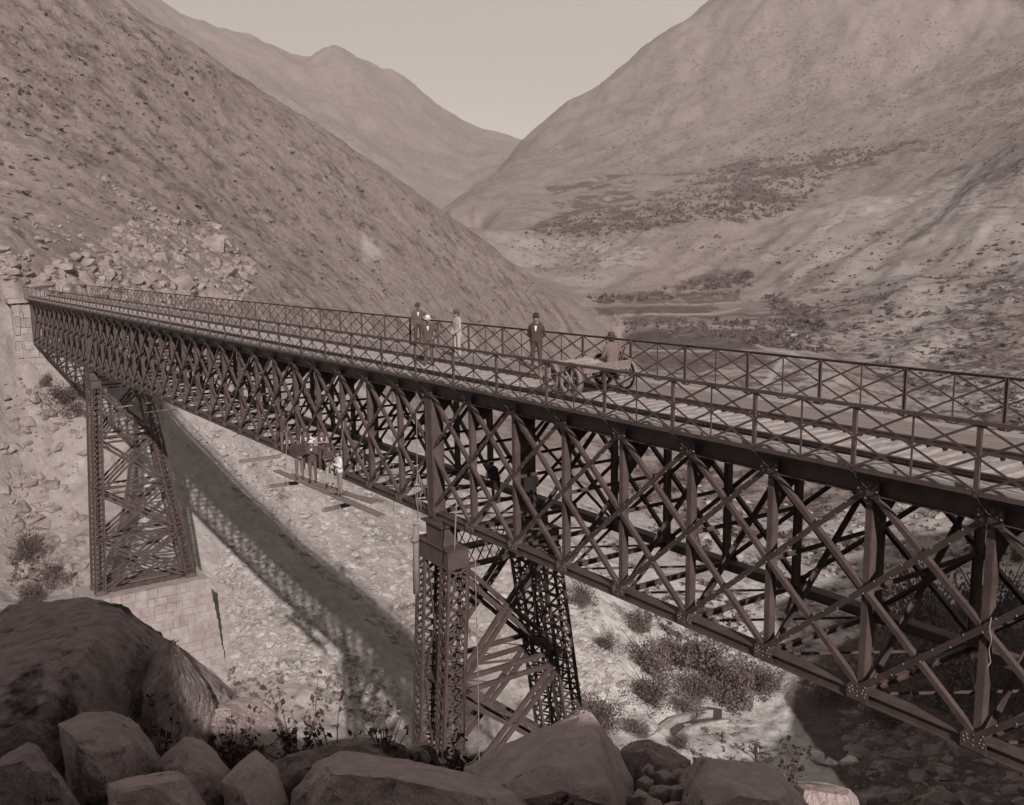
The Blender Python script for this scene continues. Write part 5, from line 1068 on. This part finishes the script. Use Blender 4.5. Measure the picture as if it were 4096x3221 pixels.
board('long scaffold plank under the front row of workmen', D(1105, 1880, dB+2.2), D(1530, 2062, dG-3.0), .30, .05)
board('second scaffold plank behind the long one under the workmen', D(1160, 1895, dB+1.6), D(1500, 2010, dG-2.2), .28, .05)
board('short board overlapping the right end of the scaffold planks', D(1330, 1965, dG+.6), D(1540, 2005, dG-1.6), .24, .04)
for (a, b, l) in [((1075, 1940), (1190, 1925), 'left cross beam slung under the scaffold planks'), ((1292, 2035), (1400, 2010), 'right cross beam slung under the scaffold planks'), ((960, 1840), (1120, 1820), 'cross beam hung farther left below the bottom chord')]:
    t0 = dB+1.0 if a[0] < 1200 else dG; board(l, D(*a, t0-.6), D(*b, t0+1.0), .14, .14, name='cross_beam', cat='beam', group='scaffold cross beams')
board('white plank hanging beside the farther tower', D(578, 1650, 72.0), D(700, 1636, 73.5), .3, .06, mat=PALEPLANK); board('grey board lying across the top of the farther tower', D(470, 1628, 73), D(610, 1608, 75), .25, .06)
rope('rope holding the left scaffold cross beam', [D(1150, 1690, dB), D(1146, 1800, dB-.1), D(1140, 1935, dB-.2)]); rope('rope hanging from the deck past the workman in white', [D(1376, 1690, dG), D(1362, 1800, dG), D(1352, 2040, dG-.2)])
rope('long rope dropping from the railing beside the tower post to the scaffold', [D(1664, 1520, 33.2), D(1668, 1800, 33.3), D(1672, 2090, 33.4)]); rope('thin line hanging straight down left of the nearer tower', [D(1570, 1500, 36.5), D(1573, 1900, 36.5), D(1574, 2180, 36.5)], r=.012)
rope('pale rope knotted on the cap of the nearer tower', [D(1826, 2010, 30.0), D(1822, 2100, 30.0), D(1818, 2200, 30.1)], r=.035); rope('long pale rope falling through the nearer tower', [D(1901, 2240, 30.2), D(1905, 2450, 30.4), D(1912, 2700, 30.6), D(1916, 2960, 30.8), D(1917, 3060, 31)], r=.022)
rope('slack rope curving at the foot of the nearer tower', [D(1848, 2945, 30), D(1880, 2950, 30.3), D(1925, 2925, 30.6), D(1960, 2870, 31)], r=.018); rope('pale rope knotted round a diagonal at the far right', [D(3965, 2470, 13.6), D(3958, 2510, 13.5), D(3966, 2560, 13.5), D(3955, 2600, 13.6), D(3962, 2650, 13.6), D(3950, 2668, 13.6)], r=.014)
rope('coil of rope hung on the truss beside the tower post', [D(1672, 1890, 33.2), D(1660, 1950, 33.1), D(1668, 2030, 33.1), D(1690, 1960, 33.1), D(1676, 1892, 33.2), D(1684, 2040, 33.1)], r=.02)
m = MB(); a = Vector(D(1664, 2100, 31.3)); b = Vector(D(1664, 2290, 31.5)); m.tube([a-b, (a+b)/2-b, Vector((0, 0, -.7))], [.1, .1, .11], n=12); m.tube([Vector((0, 0, (a-b).z*.74)), Vector((0, 0, (a-b).z*.66))], .135, n=12); o = m.build('derrick_post', PLANK, loc=b, smooth=True); tag(o, 'round timber post standing by the cap of the nearer tower', 'post')
# ------------------------------------------------------------------ valley floor: man, water channel, hut, pole
q = hit([3023], [3046])[0][0]; gs = len(PENDING); PENDING.clear()
person('man in dark vest walking alone on the sunny flat below the bridge', q, toward(q)+2.6, 1.70, coat=.05, legs=.06, sleeves=.35, hat='felt', hatc=.05, jacket=False, vest=True, stance=(.16, -.14), group='man on the valley floor'); finish_people()
CHW = material('channel_masonry', .22, .36, scale=1.2, rough=.95, bump=.5, bscale=5, dist=.06, spec=.1); BEDD = material('dark_channel_bed', .05, .08, scale=1, rough=.5, bump=.1)  # bed is one dark strip near ground level
ch = [(2450, 3030), (2490, 2990), (2545, 2952), (2610, 2918), (2680, 2890), (2750, 2868), (2810, 2855), (2860, 2848)]
cpn = hit([p_[0] for p_ in ch], [p_[1] for p_ in ch])[0]; cpn[:, 2] = np.minimum(cpn[:, 2], cpn[:, 2].mean()+.1); croot = empty('water_channel', tuple(cpn[3])); tag(croot, 'curved stone water channel with a gate at its upper end beside the bushes', 'channel'); cw = Vector(croot.location)
def ribbon(o0, o1, z0, z1, nm_, mt):
    m = MB(); vs_ = []; n = len(cpn); g = random.Random(4)
    for i, p_ in enumerate(cpn):
        d_ = cpn[min(i+1, n-1)]-cpn[max(i-1, 0)]; nn_ = np.array([d_[1], -d_[0], 0]); nn_ /= np.linalg.norm(nn_)
        if nn_ @ (CAM-p_) < 0: nn_ = -nn_
        for o_, z_ in ((o0, z0), (o0, z1), (o1, z1), (o1, z0)): vs_.append(tuple(p_+nn_*o_+np.array([0, 0, z_+g.uniform(-.06, .06)])-np.array(cw)))
    m.add(vs_, [(4*i+k, 4*i+(k+1) % 4, 4*i+(k+1) % 4+4, 4*i+k+4) for i in range(n-1) for k in range(4)] + [(0, 1, 2, 3), (4*n-1, 4*n-2, 4*n-3, 4*n-4)]); return m.build(nm_, mt, croot)
ribbon(0, .55, -1.5, .55, 'channel_wall', CHW); ribbon(.55, 1.7, -1.5, -.12, 'channel_bed', BEDD); ribbon(1.7, 2.1, -1.5, .06, 'channel_kerb', CHW)
m = MB(); e = Vector(cpn[-1])-cw; m.box((e.x+.5, e.y-.6, e.z+.3), (1.5, .35, .9), rz=.6); m.build('sluice_gate', IRON2, croot)
hp_ = hit([3185], [1352])[0][0]; hut = empty('farm_hut', tuple(hp_)); hut.scale = (.4, .4, .4); tag(hut, 'tiny farm hut with a pale roof beside the valley road', 'hut')
m = MB(); m.box((0, 0, 1.2), (9, 5, 2.6), rz=.5); m.build('wall', BLOCK2, hut); m = MB(); ca_, sa_ = math.cos(.5), math.sin(.5)
rp = lambda x, y, z: (x*ca_-y*sa_, x*sa_+y*ca_, z)
m.add([rp(-5, -3, 2.5), rp(5, -3, 2.5), rp(5, 0, 4.3), rp(-5, 0, 4.3), rp(-5, 3, 2.5), rp(5, 3, 2.5)], [(0, 1, 2, 3), (3, 2, 5, 4), (0, 3, 4), (1, 5, 2)]); m.build('roof', PALER, hut)
# ------------------------------------------------------------------ air: far slopes fade
HZ = bpy.data.materials.new('valley_haze'); HZ.use_nodes = True; t = HZ.node_tree; t.nodes.clear(); oo = t.nodes.new('ShaderNodeOutputMaterial'); pv = t.nodes.new('ShaderNodeVolumePrincipled'); pv.inputs['Color'].default_value = (.98, .95, .93, 1); pv.inputs['Density'].default_value = .00016; pv.inputs['Anisotropy'].default_value = 0.0; t.links.new(pv.outputs[0], oo.inputs['Volume'])
m = MB(); m.box((-1500, 1500, 800), (9000, 9000, 1860)); o = m.build('haze', HZ); tag(o, kind='stuff')
